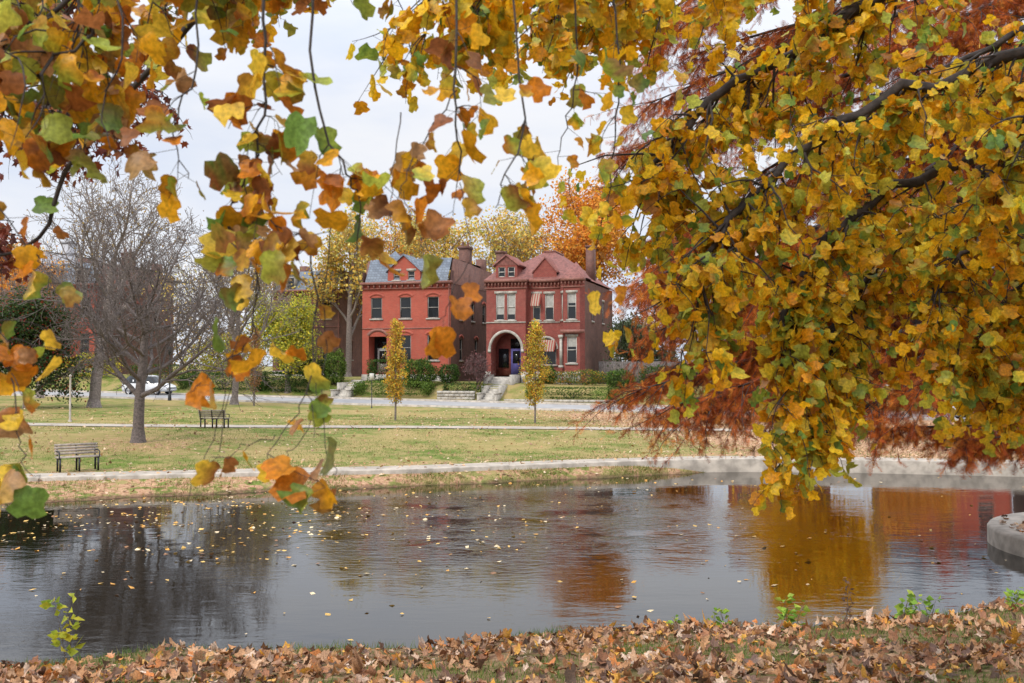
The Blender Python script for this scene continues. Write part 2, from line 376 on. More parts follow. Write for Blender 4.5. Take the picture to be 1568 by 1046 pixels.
def leaves(mb,P,D,S,C,C2=None,tpl=(TUL_V,TUL_F),normal=None,fold=.3,curl=.5,jit=.05,mi=0,rng=R,mixedge=.6):
    P=np.asarray(P,float); n=len(P)
    if n==0: return
    D=nrm(np.asarray(D,float)); S=np.broadcast_to(S,(n,))
    nr=rng.normal(size=(n,3)) if normal is None else normal+rng.normal(size=(n,3))*.25
    Z=nr-(nr*D).sum(1,keepdims=True)*D; Z=nrm(Z); Xa=np.cross(D,Z)
    T,Fc=tpl; m=len(T)
    tx=np.tile(T[:,0],(n,1)); ty=np.tile(T[:,1],(n,1))
    tx=tx*rng.uniform(.72,1.12,(n,1)); tx+=rng.normal(size=(n,m))*jit*.5; ty=ty+rng.normal(size=(n,m))*jit*.5
    fo=rng.normal(size=(n,1))*fold*.6+fold*.5; cu=rng.normal(size=(n,1))*curl; cx=rng.normal(size=(n,1))*curl
    tz=fo*np.abs(tx)+cu*(ty**2)*.6+cx*tx**2*1.3+rng.normal(size=(n,1))*tx*ty*.5+rng.normal(size=(n,m))*jit
    V=P[:,None,:]+S[:,None,None]*(tx[...,None]*Xa[:,None,:]+ty[...,None]*D[:,None,:]+tz[...,None]*Z[:,None,:])
    C=np.broadcast_to(C,(n,3))
    if C2 is None: CC=np.repeat(C[:,None,:],m,1)*rng.uniform(.85,1.12,(n,m,1))
    else:
        gdir=rng.normal(size=(n,2)); pr=gdir[:,:1]*T[None,:,0]*1.6+gdir[:,1:]*(T[None,:,1]-.5)+rng.normal(size=(n,m))*.18
        f=np.clip(.5+pr*.9,0,1)*mixedge*2*rng.uniform(0,1,(n,1)); f=np.clip(f,0,1)[...,None]
        CC=C[:,None,:]*(1-f)+np.broadcast_to(C2,(n,3))[:,None,:]*f
    off=(np.arange(n)*m)
    groups={}
    for f in Fc: groups.setdefault(len(f),[]).append(f)
    Vf=V.reshape(-1,3)
    base=mb.n
    mb.add(Vf,(np.array(list(groups.values())[0])[None]+off[:,None,None]).reshape(-1,len(list(groups.values())[0][0])),np.clip(CC.reshape(-1,3),0,1),mi)
    for kk,fs in list(groups.items())[1:]:
        A=(np.array(fs)[None]+off[:,None,None]).reshape(-1,kk)+base
        mb.L.append(A.ravel()); mb.T.append(np.full(len(A),kk)); mb.MI.append(np.full(len(A),mi))
def stems(mb,A,B,wid,col,mi=0):
    A=np.asarray(A,float);B=np.asarray(B,float); n=len(A)
    if n==0:return
    d=nrm(B-A); s1=nrm(np.cross(d,[.3,.9,.2])); s2=np.cross(d,s1)
    for s_ in (s1,s2):
        V=np.stack([A-s_*wid,A+s_*wid,B+s_*wid*.7,B-s_*wid*.7],1).reshape(-1,3)
        mb.add(V,np.arange(4*n).reshape(n,4),col,mi)
def pick(pal,n,rng=R):
    cols=np.array([p[:3] for p in pal]); wt=np.array([p[3] for p in pal],float); wt/=wt.sum()
    return cols[rng.choice(len(pal),n,p=wt)]*rng.uniform(.8,1.15,(n,1))

PAL_L=[(.80,.39,.015,3),(.64,.22,.015,2.2),(.85,.56,.05,2.6),(.42,.48,.07,2.2),(.33,.12,.035,2.1),(.15,.27,.05,1.7),(.5,.28,.12,1.3)]
PAL_L2=[(.28,.36,.04,2.6),(.48,.15,.02,2),(.24,.08,.03,2.3),(.82,.55,.05,2)]
PAL_R=[(.86,.47,.012,4.2),(.78,.33,.010,2.4),(.90,.62,.035,4.0),(.46,.50,.07,2.8),(.40,.16,.03,.9),(.15,.28,.05,1.7)]
PAL_R2=[(.42,.46,.05,2.6),(.58,.24,.015,2),(.88,.56,.02,3)]

# ------------------------------------------------------------------ foreground tulip tree
trng=random.Random(5)
def jv(s): return Vector((trng.gauss(0,s),trng.gauss(0,s),trng.gauss(0,s)))
def smooth_poly(pts,sub=4):
    pts=[Vector(p) for p in pts]; out=[]
    n=len(pts)
    for i in range(n-1):
        p0=pts[max(i-1,0)];p1=pts[i];p2=pts[i+1];p3=pts[min(i+2,n-1)]
        for k in range(sub):
            t=k/sub
            out.append(.5*((2*p1)+(p2-p0)*t+(2*p0-5*p1+4*p2-p3)*t*t+(3*p1-p0-3*p2+p3)*t**3))
    out.append(pts[-1]); return out
class Tree:
    def __init__(s): s.wood=MB(); s.A=[];s.B=[];s.D=[];s.S=[];s.G=[]
    def leaf(s,p,d,size,pet,grp=0):
        s.A.append(p[:]); q=p+d*pet; s.B.append(q[:]); 
        dd=(d*.5+Vector((0,0,-.75))+jv(.35)).normalized()
        s.D.append(dd[:]); s.S.append(size); s.G.append(grp)
    def twig(s,p,d,L,r,nl,size,pet=.06,droop=.25,grp=0):
        n=5; pts=[p.copy()]; 
        for i in range(n):
            d=(d+Vector((0,0,-droop))+jv(.22)).normalized(); p=p+d*(L/n); pts.append(p.copy())
        s.wood.tube(pts,[max(r*(1-.75*i/n),.0012) for i in range(n+1)],4,mi=0)
        for i in range(nl):
            t=(i+.6)/nl*n; k=min(int(t),n-1); q=pts[k].lerp(pts[k+1],t-k)
            a=trng.uniform(0,6.28); side=Vector((math.cos(a),math.sin(a),trng.uniform(-.8,.3))).normalized()
            s.leaf(q,side,size*trng.uniform(.6,1.2),pet*trng.uniform(.6,1.3),grp)
        return pts
    def strand(s,pts,r,sp,size,pet=.06,grp=0,twigs=0,start=0.0):
        P=smooth_poly(pts,5); n=len(P); size*=.84
        P=[q+jv(.006) for q in P]
        s.wood.tube(P,[max(r*(1-.7*i/n),.0015) for i in range(n)],5)
        acc=0
        for i in range(1,n):
            seg=(P[i]-P[i-1]).length; acc+=seg
            while acc>sp:
                acc-=sp
                if i/n<start: continue
                a=trng.uniform(0,6.28); side=Vector((math.cos(a),math.sin(a)*.8,trng.uniform(-.9,.2))).normalized()
                s.leaf(P[i],side,size*trng.uniform(.55,1.15),pet*trng.uniform(.5,1.5),grp)
                if twigs and trng.random()<twigs:
                    s.twig(P[i].copy(),side,trng.uniform(.1,.28),.0025,trng.randint(2,4),size,pet,.3,grp)
    def limb(s,pts,r,dens,Ls,size,start=.3,grp=0,sub=3,nl=7):
        P=smooth_poly(pts,6); n=len(P); P=[q+jv(.02) for q in P]
        rad=[max(r*(1-.85*i/n),.006) for i in range(n)]
        s.wood.tube(P,rad,7)
        tot=sum((P[i]-P[i-1]).length for i in range(1,n)); m=int(tot*dens)
        for k in range(m):
            t=start+(1-start)*trng.random(); i=min(int(t*(n-1)),n-2); f=t*(n-1)-i
            q=P[i].lerp(P[i+1],f); d0=(P[i+1]-P[i]).normalized()
            d=(d0*.7+jv(.7)+Vector((0,0,-.25))).normalized(); L=trng.uniform(*Ls)
            pts2=[q.copy()]; dd=d
            for j in range(5):
                dd=(dd+Vector((0,0,-.16))+jv(.18)).normalized(); pts2.append(pts2[-1]+dd*(L/5))
            rr=min(rad[i]*.5,.011)
            s.wood.tube(pts2,[rr*(1-.14*j) for j in range(6)],5)
            for j in range(sub):
                e=pts2[trng.randint(1,5)]; d2=(dd*.5+jv(.6)+Vector((0,0,-.2))).normalized()
                s.twig(e.copy(),d2,trng.uniform(.15,.42),.004,trng.randint(nl-3,nl+2),size,.05,.22,grp)
    def finish(s,name,pals,wmat=None,fold=.45,curl=.55,parent_loc=None,lmat=None,tpl=(TUL_V,TUL_F),pw=.0011,jit=.022,smooth=True):
        root=empty(name)
        s.wood.build("branches",[wmat or M_bark],root,smooth=True)
        lb=MB(); A=np.array(s.A);B=np.array(s.B);D=np.array(s.D);S=np.array(s.S);G=np.array(s.G)
        for gi,(pa,pb) in enumerate(pals):
            k=G==gi
            if k.sum()==0: continue
            leaves(lb,B[k],D[k],S[k],pick(pa,k.sum()),pick(pb,k.sum()),fold=fold,curl=curl,jit=jit,tpl=tpl)
        lb.build("leaves",[lmat or M_leaf],root,smooth=smooth)
        if pw:
            sb=MB(); stems(sb,A,B,pw,(.3,.16,.05)); sb.build("petioles",[M_twig],root)
        return root
T=Tree()
# trunk beside the camera and its overhead limbs
T.wood.tube(smooth_poly([(7.4,3.4,1.2),(7.3,3.4,3),(7.2,3.5,6),(7.0,3.6,9),(6.7,3.5,13)],4),[.5,.42,.4,.38,.37,.36,.35,.34,.33,.32,.3,.28,.26,.24,.22,.2,.18][:17],12)
TR=(7.2,3.5,6.0)
LS=.092
T.limb([TR,(4.6,5.6,6.9),(2.9,6.6,6.3),(1.9,7.2,5.8),(1.2,7,5.3),(.95,7,4.8)],.075,9.0,(.25,.7),LS,.3,1)
T.limb([(7.2,3.5,5.4),(5.6,5.2,5.9),(4,6.5,5.8),(2.7,6.8,5.5),(1.9,6.8,5.0),(1.4,6.6,4.5),(1.2,6.5,4.05)],.065,9,(.25,.6),LS,.3,1)
T.limb([(7.2,3.5,5.0),(5.6,6,5.5),(3.8,7,5.2),(2.8,7.2,4.9),(2.15,7,4.4),(1.85,6.8,3.9),(1.95,6.8,3.45),(2.05,6.8,3.15)],.055,8.5,(.15,.42),LS,.35,1)
T.limb([(7.2,3.5,4.4),(5.8,6.5,5.0),(4,7.5,4.9),(3.1,7.6,4.6),(2.5,7.4,4.1),(2.3,7.2,3.7),(2.3,7.1,3.45)],.045,8,(.15,.4),LS,.35,1)
T.limb([(7.2,3.5,4.8),(6,6.4,5.5),(4.5,7,5.0),(3.6,7,4.7),(3.1,7,4.3),(2.9,7,4.0)],.045,7.5,(.25,.5),LS,.3,1)
T.limb([(7.2,3.5,5.2),(5,6,5.7),(3.8,6.2,5.4),(3.1,6.2,5.0),(2.9,6.2,4.6)],.045,6,(.25,.5),LS,.3,1)
T.limb([(7.2,3.5,4.6),(5.6,6.8,4.9),(4.4,7.4,4.5),(3.7,7.5,4.1),(3.4,7.5,3.75)],.04,8,(.2,.45),LS,.3,1)
T.limb([(7.2,3.5,4.2),(5.8,7.0,4.5),(4.6,7.7,4.1),(3.9,7.8,3.75),(3.7,7.8,3.5)],.035,7,(.2,.4),LS,.35,1)
T.limb([TR,(5.2,5.6,7.6),(3.5,6.5,6.8),(2,6.8,6.45),(.8,6.8,6.15),(0.1,6.5,6.0)],.06,7,(.25,.6),LS,.3,1)
T.limb([TR,(5.5,6.2,6.8),(4.2,7.4,6.3),(3.2,7.6,5.8),(2.6,7.6,5.4)],.05,6.0,(.25,.6),LS,.3,1)
T.limb([TR,(5.0,4.0,7.2),(2.3,4.9,6.3),(.6,5.1,5.8),(-.5,5,5.4)],.04,6.5,(.2,.45),.088,.45,1)
# left overhead limbs
T.limb([TR,(4,3.4,7.0),(1.5,3.7,6.2),(-.3,3.9,5.6),(-1.5,3.9,5.25),(-2.6,3.8,5.0)],.035,4.5,(.15,.42),.095,.5,0,2,6)
T.limb([TR,(4,4.6,7.4),(1.5,5.2,6.7),(-.5,5.4,6.15),(-2.0,5.4,5.8),(-3.4,5.3,5.5)],.045,7,(.2,.5),.09,.45,0,3,6)
T.limb([(-1.5,3.9,5.15),(-1.9,3.8,4.9),(-2.1,3.7,4.65),(-2.3,3.6,4.3)],.012,12,(.1,.3),.10,.1,0,2,6)
T.limb([(-1.5,3.9,5.2),(-1.6,3.7,5.0),(-1.55,3.6,4.8),(-1.7,3.5,4.65)],.010,11,(.1,.25),.10,.1,0,2,6)
st=T.strand
st([(-1.2,4.3,5.3),(-1.66,4.5,4.93),(-1.99,4.5,4.54),(-2.14,4.5,4.19),(-2.4,4.5,4.08)],.018,.16,.11)
st([(-.9,3.6,5.3),(-.88,3.5,4.9),(-.88,3.5,4.54),(-.92,3.5,4.31),(-1.0,3.5,4.13),(-.95,3.45,3.98)],.007,.040,.12,.07,0,.32,.25)
st([(-.72,3.6,5.3),(-.7,3.5,4.59),(-.6,3.5,4.31),(-.54,3.5,4.2),(-.55,3.5,3.99)],.006,.040,.12,.07,0,.3,.3)
st([(-.9,3.5,4.35),(-.85,3.45,4.15),(-.76,3.4,4.05),(-.62,3.4,4.06)],.004,.042,.115,.06,0,.25)
st([(-1.15,3.6,5.2),(-1.12,3.5,4.65),(-1.2,3.5,4.45),(-1.12,3.45,4.25)],.005,.055,.12,.07,0,.2,.3)
st([(-1.5,3.6,5.2),(-1.38,3.5,4.75),(-1.45,3.5,4.5),(-1.38,3.45,4.35)],.005,.05,.12,.07,0,.25,.3)
st([(-.2,3.8,5.4),(-.21,3.6,4.7),(-.19,3.5,4.35),(-.18,3.5,4.25)],.006,.06,.115,.07,0,.25,.25)
st([(-.21,3.6,4.6),(-.33,3.5,4.36),(-.38,3.4,4.22),(-.40,3.4,4.12)],.003,.07,.11,.06,0,.25)
st([(-.40,3.5,4.5),(-.42,3.45,4.2),(-.41,3.4,4.06)],.0025,.2,.12,.04)
st([(-.03,3.8,5.4),(.04,3.6,4.5),(-.02,3.5,4.28),(-.05,3.5,4.16)],.005,.065,.11,.07,0,.25,.25)
st([(.25,4.2,5.5),(.28,4.2,4.9),(.24,4.2,4.65),(.18,4.2,4.46)],.005,.07,.11,.06,0,.2,.3)
st([(.42,4.6,5.6),(.5,4.6,5.0),(.47,4.6,4.6),(.44,4.6,4.25)],.006,.055,.115,.06,1,.35,.2)
st([(-.7,3.45,4.02),(-.68,3.45,3.78),(-.70,3.4,3.5),(-.8,3.4,3.35),(-.85,3.4,3.22)],.0035,.13,.125,.04,0,.1)
st([(-.9,3.5,4.1),(-.92,3.5,3.72),(-1.02,3.45,3.6),(-1.1,3.4,3.5)],.0035,.065,.125,.05,0,.25,.3)
st([(-.92,3.5,3.75),(-.85,3.45,3.68),(-.78,3.4,3.64)],.0025,.05,.12,.04)
st([(-.68,3.45,3.78),(-.66,3.4,3.45),(-.60,3.4,3.22)],.002,.5,.11,.03); T.leaf(Vector((-.60,3.4,3.2)),Vector((0,0,-1)),.10,.02)
st([(-.80,3.4,3.36),(-.90,3.35,3.33),(-1.0,3.35,3.29)],.002,.08,.13,.03)
st([(-1.02,3.5,3.62),(-1.0,3.45,3.45),(-1.08,3.4,3.2),(-1.12,3.4,3.08)],.002,2,.11)
st([(-.95,3.5,4.3),(-.9,3.5,3.9),(-.95,3.45,3.7),(-1.0,3.4,3.3)],.003,2,.11)
st([(-.6,3.5,4.3),(-.66,3.5,3.9),(-.64,3.45,3.6),(-.72,3.4,3.35),(-.78,3.4,3.3)],.0025,2,.11)
st([(-2.0,3.7,4.3),(-1.75,3.6,4.02),(-1.66,3.55,3.92),(-1.6,3.5,3.85)],.003,.08,.12,.05,0,.15)
st([(-2.1,3.6,3.95),(-1.8,3.5,3.72),(-1.68,3.5,3.68),(-1.55,3.5,3.63)],.003,.065,.125,.05,0,.2)
st([(-2.0,3.6,3.8),(-1.78,3.5,3.6),(-1.7,3.45,3.5)],.003,.08,.12,.05,0,.2)
st([(-1.76,3.5,3.6),(-1.72,3.45,3.4),(-1.66,3.4,3.27),(-1.6,3.4,3.2)],.003,.08,.12,.05,0,.2)
st([(-2.1,3.5,3.5),(-1.8,3.4,3.3),(-1.74,3.35,3.15)],.003,.065,.12,.05,0,.3)
for q,s_ in (((-.30,3.35,4.0),.115),((-.15,3.5,3.92),.08),((-.19,3.45,3.86),.085),((-.235,3.4,3.76),.11),((-.26,3.42,3.74),.09),((.36,4.3,3.95),.10),((.5,4.4,3.98),.09)):
    T.leaf(Vector(q),Vector((0,.1,-1)).normalized(),s_,.03)
st([(-.18,3.5,4.25),(-.15,3.5,4.0),(-.19,3.45,3.88),(-.24,3.4,3.76)],.0018,2,.12)
st([(-.38,3.4,4.2),(-.33,3.38,4.1),(-.30,3.35,4.0)],.0016,2,.12)
tulip=T.finish("tulip_tree",[(PAL_L,PAL_L2),(PAL_R,PAL_R2)])
print("tulip leaves",len(T.A))

# red oak at upper left
T=Tree()
T.wood.tube([(-9.5,8,1.0),(-9.3,8,4),(-9,8,8),(-8.8,8,12)],[.4,.33,.28,.2],10)
PO=[(.17,.035,.02,3),(.26,.06,.02,2),(.10,.03,.02,2),(.40,.14,.03,1)]
T.limb([(-9.2,8,5.5),(-6.5,8,6.3),(-4.5,8,5.9),(-3.5,7.8,5.6),(-2.9,7.6,5.75)],.06,9,(.2,.45),.085,.45,0,3,6)
T.limb([(-9.2,8,4.6),(-6.5,8,5.0),(-4.6,8,4.75),(-4.1,7.8,4.6)],.05,9,(.15,.35),.085,.5,0,3,6)
T.limb([(-9.2,8,6.5),(-6.5,8,7.5),(-4.5,8,6.9),(-3.6,8,6.6)],.05,8,(.2,.4),.09,.45,0,3,6)
T.finish("red_oak_tree",[(PO,PO)],tpl=(STAR_V,STAR_F),pw=0,smooth=False)

# ------------------------------------------------------------------ bald cypress (right)
C=Tree(); cy_rng=random.Random(9)
C.wood.tube([(13.2,18.6,.1),(13.1,18.6,1.2),(13.1,18.6,4),(13.0,18.6,9),(12.9,18.6,15),(12.9,18.6,19)],[.75,.5,.42,.34,.2,.08],14)
FP=[];FD=[]
def cyp_branch(z0,tx,ty,tz,r=.08,dens=1.0,arch=.9):
    a=Vector((13.1,18.6,z0)); e=Vector((tx,ty,tz)); mid=a.lerp(e,.5)+Vector((0,0,arch)); q=a.lerp(e,.8)+Vector((0,0,arch*.5))
    P=smooth_poly([a,mid,q,e],7); n=len(P); C.wood.tube(P,[max(r*(1-.92*i/n),.006) for i in range(n)],6)
    for i in range(int(n*.22),n):
        for rep in range(int(5*dens)+ (1 if trng.random()<(5*dens)%1 else 0)):
            d0=(P[min(i+1,n-1)]-P[i-1]).normalized(); sg=trng.choice((-1,1))
            side=Vector((-d0.y*sg,d0.x*sg,0)).normalized()
            d=(d0*.6+side*trng.uniform(.2,1)+Vector((0,0,trng.uniform(-.45,.12)))).normalized()
            L=trng.uniform(.5,1.5)*(.6 if dens<1 else 1); pts=[P[i].copy()]
            for j in range(5):
                d=(d+Vector((0,0,-.10))+jv(.13)).normalized(); pts.append(pts[-1]+d*(L/5))
            C.wood.tube(pts,[.010*(1-.17*j) for j in range(6)],3)
            for j in range(1,6):
                for k in range(5):
                    t=trng.random(); p=pts[j-1].lerp(pts[j],t)
                    dd=(d*.5+jv(.5)+Vector((0,0,-.35))).normalized()
                    FP.append(p[:]); FD.append(dd[:])
specs=[]
for i in range(42):
    z0=cy_rng.uniform(3.6,15); 
    tx=cy_rng.uniform(2.2,9.5); ty=cy_rng.uniform(14.5,23)
    low=4.6 if tx<3.6 else (3.3 if tx<6.5 else 4.0)
    tz=max(low+cy_rng.random()*1.0, z0*cy_rng.uniform(.62,.9))
    specs.append((z0,tx,ty,tz))
specs+=[(3.8,2.2,17,3.2),(3.8,3.2,16.5,3.0),(3.8,4.4,17.5,3.1),(3.8,5.6,16,2.9),(3.6,2.8,18.5,3.5),(4.2,2.8,18,4.3),(5,2.6,17,5.1),(6.2,2.9,18,5.8),(8,3,18,7.6),(10,3.4,18,9.3),(12,4,18,10.4)]
specs+=[(3.9,3.6,15.5,3.3),(3.8,5.0,16.5,3.0),(3.8,4.2,19,3.5),(3.4,2.7,16.5,2.95),(4.2,7.2,17,3.9),(4.4,8.2,16,4.0),(4.4,6.6,19,3.9)]
for s_ in specs: cyp_branch(*s_)
for s_ in [(2.3,7.0,15.5,2.45),(2.2,7.8,16.5,2.4),(2.4,6.0,16.0,2.6),(2.2,8.4,17.5,2.3)]: cyp_branch(*s_,r=.045,dens=.6,arch=.10)
FP=np.array(FP);FD=np.array(FD); print("feathers",len(FP))
PC=[(.50,.125,.022,4),(.38,.08,.02,3),(.60,.22,.035,2),(.17,.045,.02,2)]
root=empty("bald_cypress_tree")
C.wood.build("branches",[M_bark],root,smooth=True)
fb=MB(); leaves(fb,FP,FD,R.uniform(.11,.22,len(FP)),pick(PC,len(FP)),tpl=(FEA_V,FEA_F),fold=.2,curl=.25,jit=.01)
fb.build("foliage",[M_feather],root)

# ------------------------------------------------------------------ generic trees
def grow(wb,p,d,L,r,lev,P,tips,rn,sides=None):
    n=P['seg'][lev]; pts=[p.copy()]; rad=[r]; dd=d.copy()
    for i in range(n):
        w_=P['wan'][lev]
        dd=(dd+Vector((rn.gauss(0,w_),rn.gauss(0,w_),rn.gauss(0,w_)+P['up'][lev]))).normalized()
        p=p+dd*(L/n); pts.append(p.copy()); rad.append(r*(1-(i+1)/n*(1-P['tap'][lev])))
    wb.tube(pts,[max(x,P.get('rmin',.006)) for x in rad],P['k'][lev])
    if lev>=P['leafl']:
        for q in pts[1:]: tips.append((q.copy(),dd.copy()))
    if lev==P['max']: return
    nc=P['nc'][lev]; nc=rn.randint(max(1,int(nc*.8)),int(nc*1.2+.5))
    az=rn.uniform(0,6.28)
    for c in range(nc):
        t=P['st'][lev]+(1-P['st'][lev])*((c+rn.random())/nc)
        i=min(int(t*n),n-1); f=t*n-i; q=pts[i].lerp(pts[i+1],f); base=(pts[i+1]-pts[i]).normalized()
        az+=2.4+rn.gauss(0,.4)
        a=base.orthogonal().normalized(); b_=base.cross(a)
        an=P['ang'][lev]*rn.uniform(.7,1.3)
        nd=(base*math.cos(an)+(a*math.cos(az)+b_*math.sin(az))*math.sin(an)).normalized()
        grow(wb,q,nd,L*P['rat'][lev]*rn.uniform(.7,1.2)*(1.15-.45*t),max(rad[i]*P['rr'][lev],.005),lev+1,P,tips,rn)
PD=dict(seg=[5,5,4,4,3],wan=[.05,.12,.16,.2,.25],up=[.02,.06,.05,.03,.0],tap=[.5,.35,.35,.4,.5],k=[10,7,5,3,3],max=4,leafl=3,
        nc=[8,6,5,5],st=[.3,.25,.25,.2],ang=[.75,.7,.7,.7],rat=[.62,.58,.55,.5],rr=[.5,.5,.55,.6],rmin=.006)
def tree(name,x,y,h,trunk_r,params=None,pal=None,nleaf=0,lsize=.12,spread=.35,seed=1,bark=None,lean=(0,0),sub=1.0,mat=None):
    rn=random.Random(seed); P=dict(PD); 
    if params: P.update(params)
    wb=MB(); tips=[]; z=float(gz(x,y))
    tl=h*P.get('tl',.5)
    grow(wb,Vector((0,0,-.1)),Vector((lean[0],lean[1],1)).normalized(),tl,trunk_r,0,P,tips,rn)
    wb.tube([(0,0,-.15),(0,0,.1),(lean[0]*.4,lean[1]*.4,.5)],[trunk_r*1.7,trunk_r*1.25,trunk_r],12)
    root=empty(name,(x,y,z)); wb.build("branches",[bark or M_barkgrey],root,smooth=True)
    if nleaf and pal:
        rg=np.random.default_rng(seed)
        A=np.array([t[0][:] for t in tips]); k=rg.integers(0,len(A),nleaf)
        clump=rg.uniform(.72,1.15,len(A))
        Pp=A[k]+rg.normal(size=(nleaf,3))*spread; D=rg.normal(size=(nleaf,3))+np.array([0,0,-.5])
        col=pick(pal,nleaf,rg)*clump[k][:,None]
        lb=MB(); leaves(lb,Pp,D,rg.uniform(.7,1.3,nleaf)*lsize,col,tpl=(SIM_V,SIM_F),fold=.2,curl=.2,jit=.05,rng=rg)
        lb.build("leaves",[mat or M_fol],root)
    return root
M_barebark=simple("bare_tree_bark",(.13,.105,.095),.9,.35,14)
M_barepale=simple("bare_tree_bark_pale",(.22,.18,.16),.9,.3,10)
tree("bare_tree",-14.5,38.7,12.2,.23,dict(nc=[12,8,7,6],ang=[1.05,.75,.7,.7],rat=[.86,.60,.55,.5],tl=.44,st=[.30,.15,.15,.15],up=[.02,.10,.06,.03,0],rmin=.009),seed=4,bark=M_barebark)
tree("bare_tree",-26.0,62,20,.36,dict(nc=[11,8,7,5],ang=[.7,.6,.65,.7],rat=[.8,.6,.55,.5],tl=.48,up=[.02,.12,.08,.04,0],rmin=.016),pal=[(.45,.30,.08,1)],nleaf=700,lsize=.14,seed=8,bark=M_barepale)
tree("bare_tree",-19.5,70,16,.25,dict(nc=[10,8,6,5],ang=[.65,.6,.65,.7],rat=[.75,.6,.55,.5],up=[.02,.12,.08,.04,0],rmin=.015),pal=[(.35,.2,.08,1)],nleaf=500,lsize=.14,seed=18,bark=M_barepale)
tree("bare_tree",-36,76,14,.25,dict(nc=[10,8,6,5],ang=[.7,.6,.65,.7],rat=[.72,.6,.55,.5],up=[.02,.12,.08,.04,0],rmin=.015),pal=[(.35,.2,.08,1)],nleaf=500,lsize=.14,seed=19,bark=M_barepale)
PY=[(.84,.60,.13,3),(.78,.46,.08,2),(.66,.60,.2,2),(.50,.48,.12,1.3),(.55,.34,.10,1)]
PYG=[(.42,.44,.05,3),(.60,.52,.05,3),(.22,.27,.05,2),(.7,.52,.05,1)]
PG=[(.05,.09,.025,3),(.08,.12,.03,2),(.035,.06,.02,2)]
POr=[(.76,.32,.04,3),(.66,.22,.03,2),(.80,.44,.08,2)]
PGold=[(.92,.52,.006,4),(.86,.42,.006,2),(.92,.64,.02,2)]
up=dict(nc=[8,7,5,4],ang=[.6,.6,.65,.7],up=[.02,.12,.07,.04,0],rmin=.016)
tree("yellow_tree",-18.5,112,25,.4,up,PY,6500,.34,.6,21,bark=M_barepale)
tree("yellow_tree",-8.5,116,27,.4,up,PY,7500,.32,.6,22,bark=M_barepale)
tree("yellow_tree",-1.0,113,25,.4,up,PY,7500,.30,.6,23,bark=M_barepale)
tree("orange_tree",-13.5,122,28,.4,up,PY+POr,7000,.32,.6,41,bark=M_barepale)
tree("yellow_tree",-30,105,22,.4,up,PY,5000,.28,.6,24,bark=M_barepale)
tree("orange_tree",9.0,112,31,.45,up,POr,20000,.34,.7,25)
tree("orange_tree",16,100,18,.4,up,POr,14000,.28,.7,26)
tree("yellow_green_tree",-20.0,89,12.5,.25,dict(nc=[9,7,5,4],st=[.12,.2,.2,.2],rmin=.014),PYG,17000,.20,.5,27)
tree("golden_tree",17.5,57,14.5,.28,dict(nc=[12,7,5,4],st=[.12,.15,.2,.2],rmin=.012),PGold,42000,.22,.5,28)
tree("golden_tree",29,70,11,.28,dict(nc=[9,7,5,4],st=[.15,.2,.2,.2],rmin=.012),POr,12000,.2,.5,29)
tree("holly_tree",-29.2,60,9.6,.2,dict(nc=[12,7,5,3],st=[.1,.15,.2,.2],rmin=.012),PG+[(.26,.04,.02,1.0)],24000,.17,.4,30)
tree("orange_tree",-50,100,17,.3,up,POr,9000,.26,.7,31)
tree("yellow_tree",-62,125,22,.4,up,PY,7000,.28,.7,32)
tree("evergreen_tree",11.8,90,8.3,.2,dict(nc=[12,7,5,3],st=[.1,.15,.2,.2],rmin=.012,up=[0,.04,0,0,0]),[(.07,.10,.045,2),(.12,.15,.08,2)],12000,.2,.4,33)
tree("dogwood_shrub",-2.9,85.2,4.6,.1,dict(nc=[14,7,5,4],st=[.05,.15,.2,.2],ang=[.8,.7,.7,.7],rmin=.012),[(.22,.09,.09,2),(.14,.07,.07,2)],900,.12,.3,34,bark=simple("shrub_bark",(.15,.09,.085),.9,.3,10))
def columnar(x,y,h,wd,pal,n,seed):
    rg=np.random.default_rng(seed); rn=random.Random(seed); z=float(gz(x,y)); root=empty("young_columnar_tree",(x,y,z)); wb=MB()
    wb.tube([(0,0,-.05),(0.02,0,h*.4),(0,0,h*.97)],[.06,.045,.012],8)
    pts=[]
    for i in range(150):
        zz=h*(.17+.78*rn.random()); a=rn.uniform(0,6.28); t=(zz/h-.17)/.8; rad=wd*.5*(math.sin(math.pi*min(1,(.15+t*.85)))**.6)*rn.uniform(.5,1.25)
        e=(math.cos(a)*rad,math.sin(a)*rad,zz+.45); wb.tube([(0,0,zz),(e[0]*.7,e[1]*.7,zz+.15),e],[.012,.008,.004],3); pts.append((e,zz))
        pts.append(((e[0]*.6,e[1]*.6,zz+.1),zz))
    A=np.array([q[0] for q in pts]); k=rg.integers(0,len(A),n); cl=rg.uniform(.6,1.25,len(A))
    wb.build("branches",[M_barkgrey],root,smooth=True)
    lb=MB(); leaves(lb,A[k]+rg.normal(size=(n,3))*.09,rg.normal(size=(n,3))+[0,0,.4],rg.uniform(.08,.13,n),pick(pal,n,rg)*cl[k][:,None],tpl=(SIM_V,SIM_F),curl=.2,rng=rg); lb.build("leaves",[M_fol],root)
PCOL=[(.70,.42,.05,3),(.60,.30,.05,2),(.46,.42,.06,2),(.78,.56,.08,1)]
columnar(-6.2,53,5.1,1.05,PCOL,3800,1); columnar(1.2,52,5.0,1.2,PCOL+[(.38,.40,.05,2)],4200,2)
columnar(-17.6,68,5.2,1.0,[(.36,.18,.08,3),(.45,.22,.08,2)],1800,3)

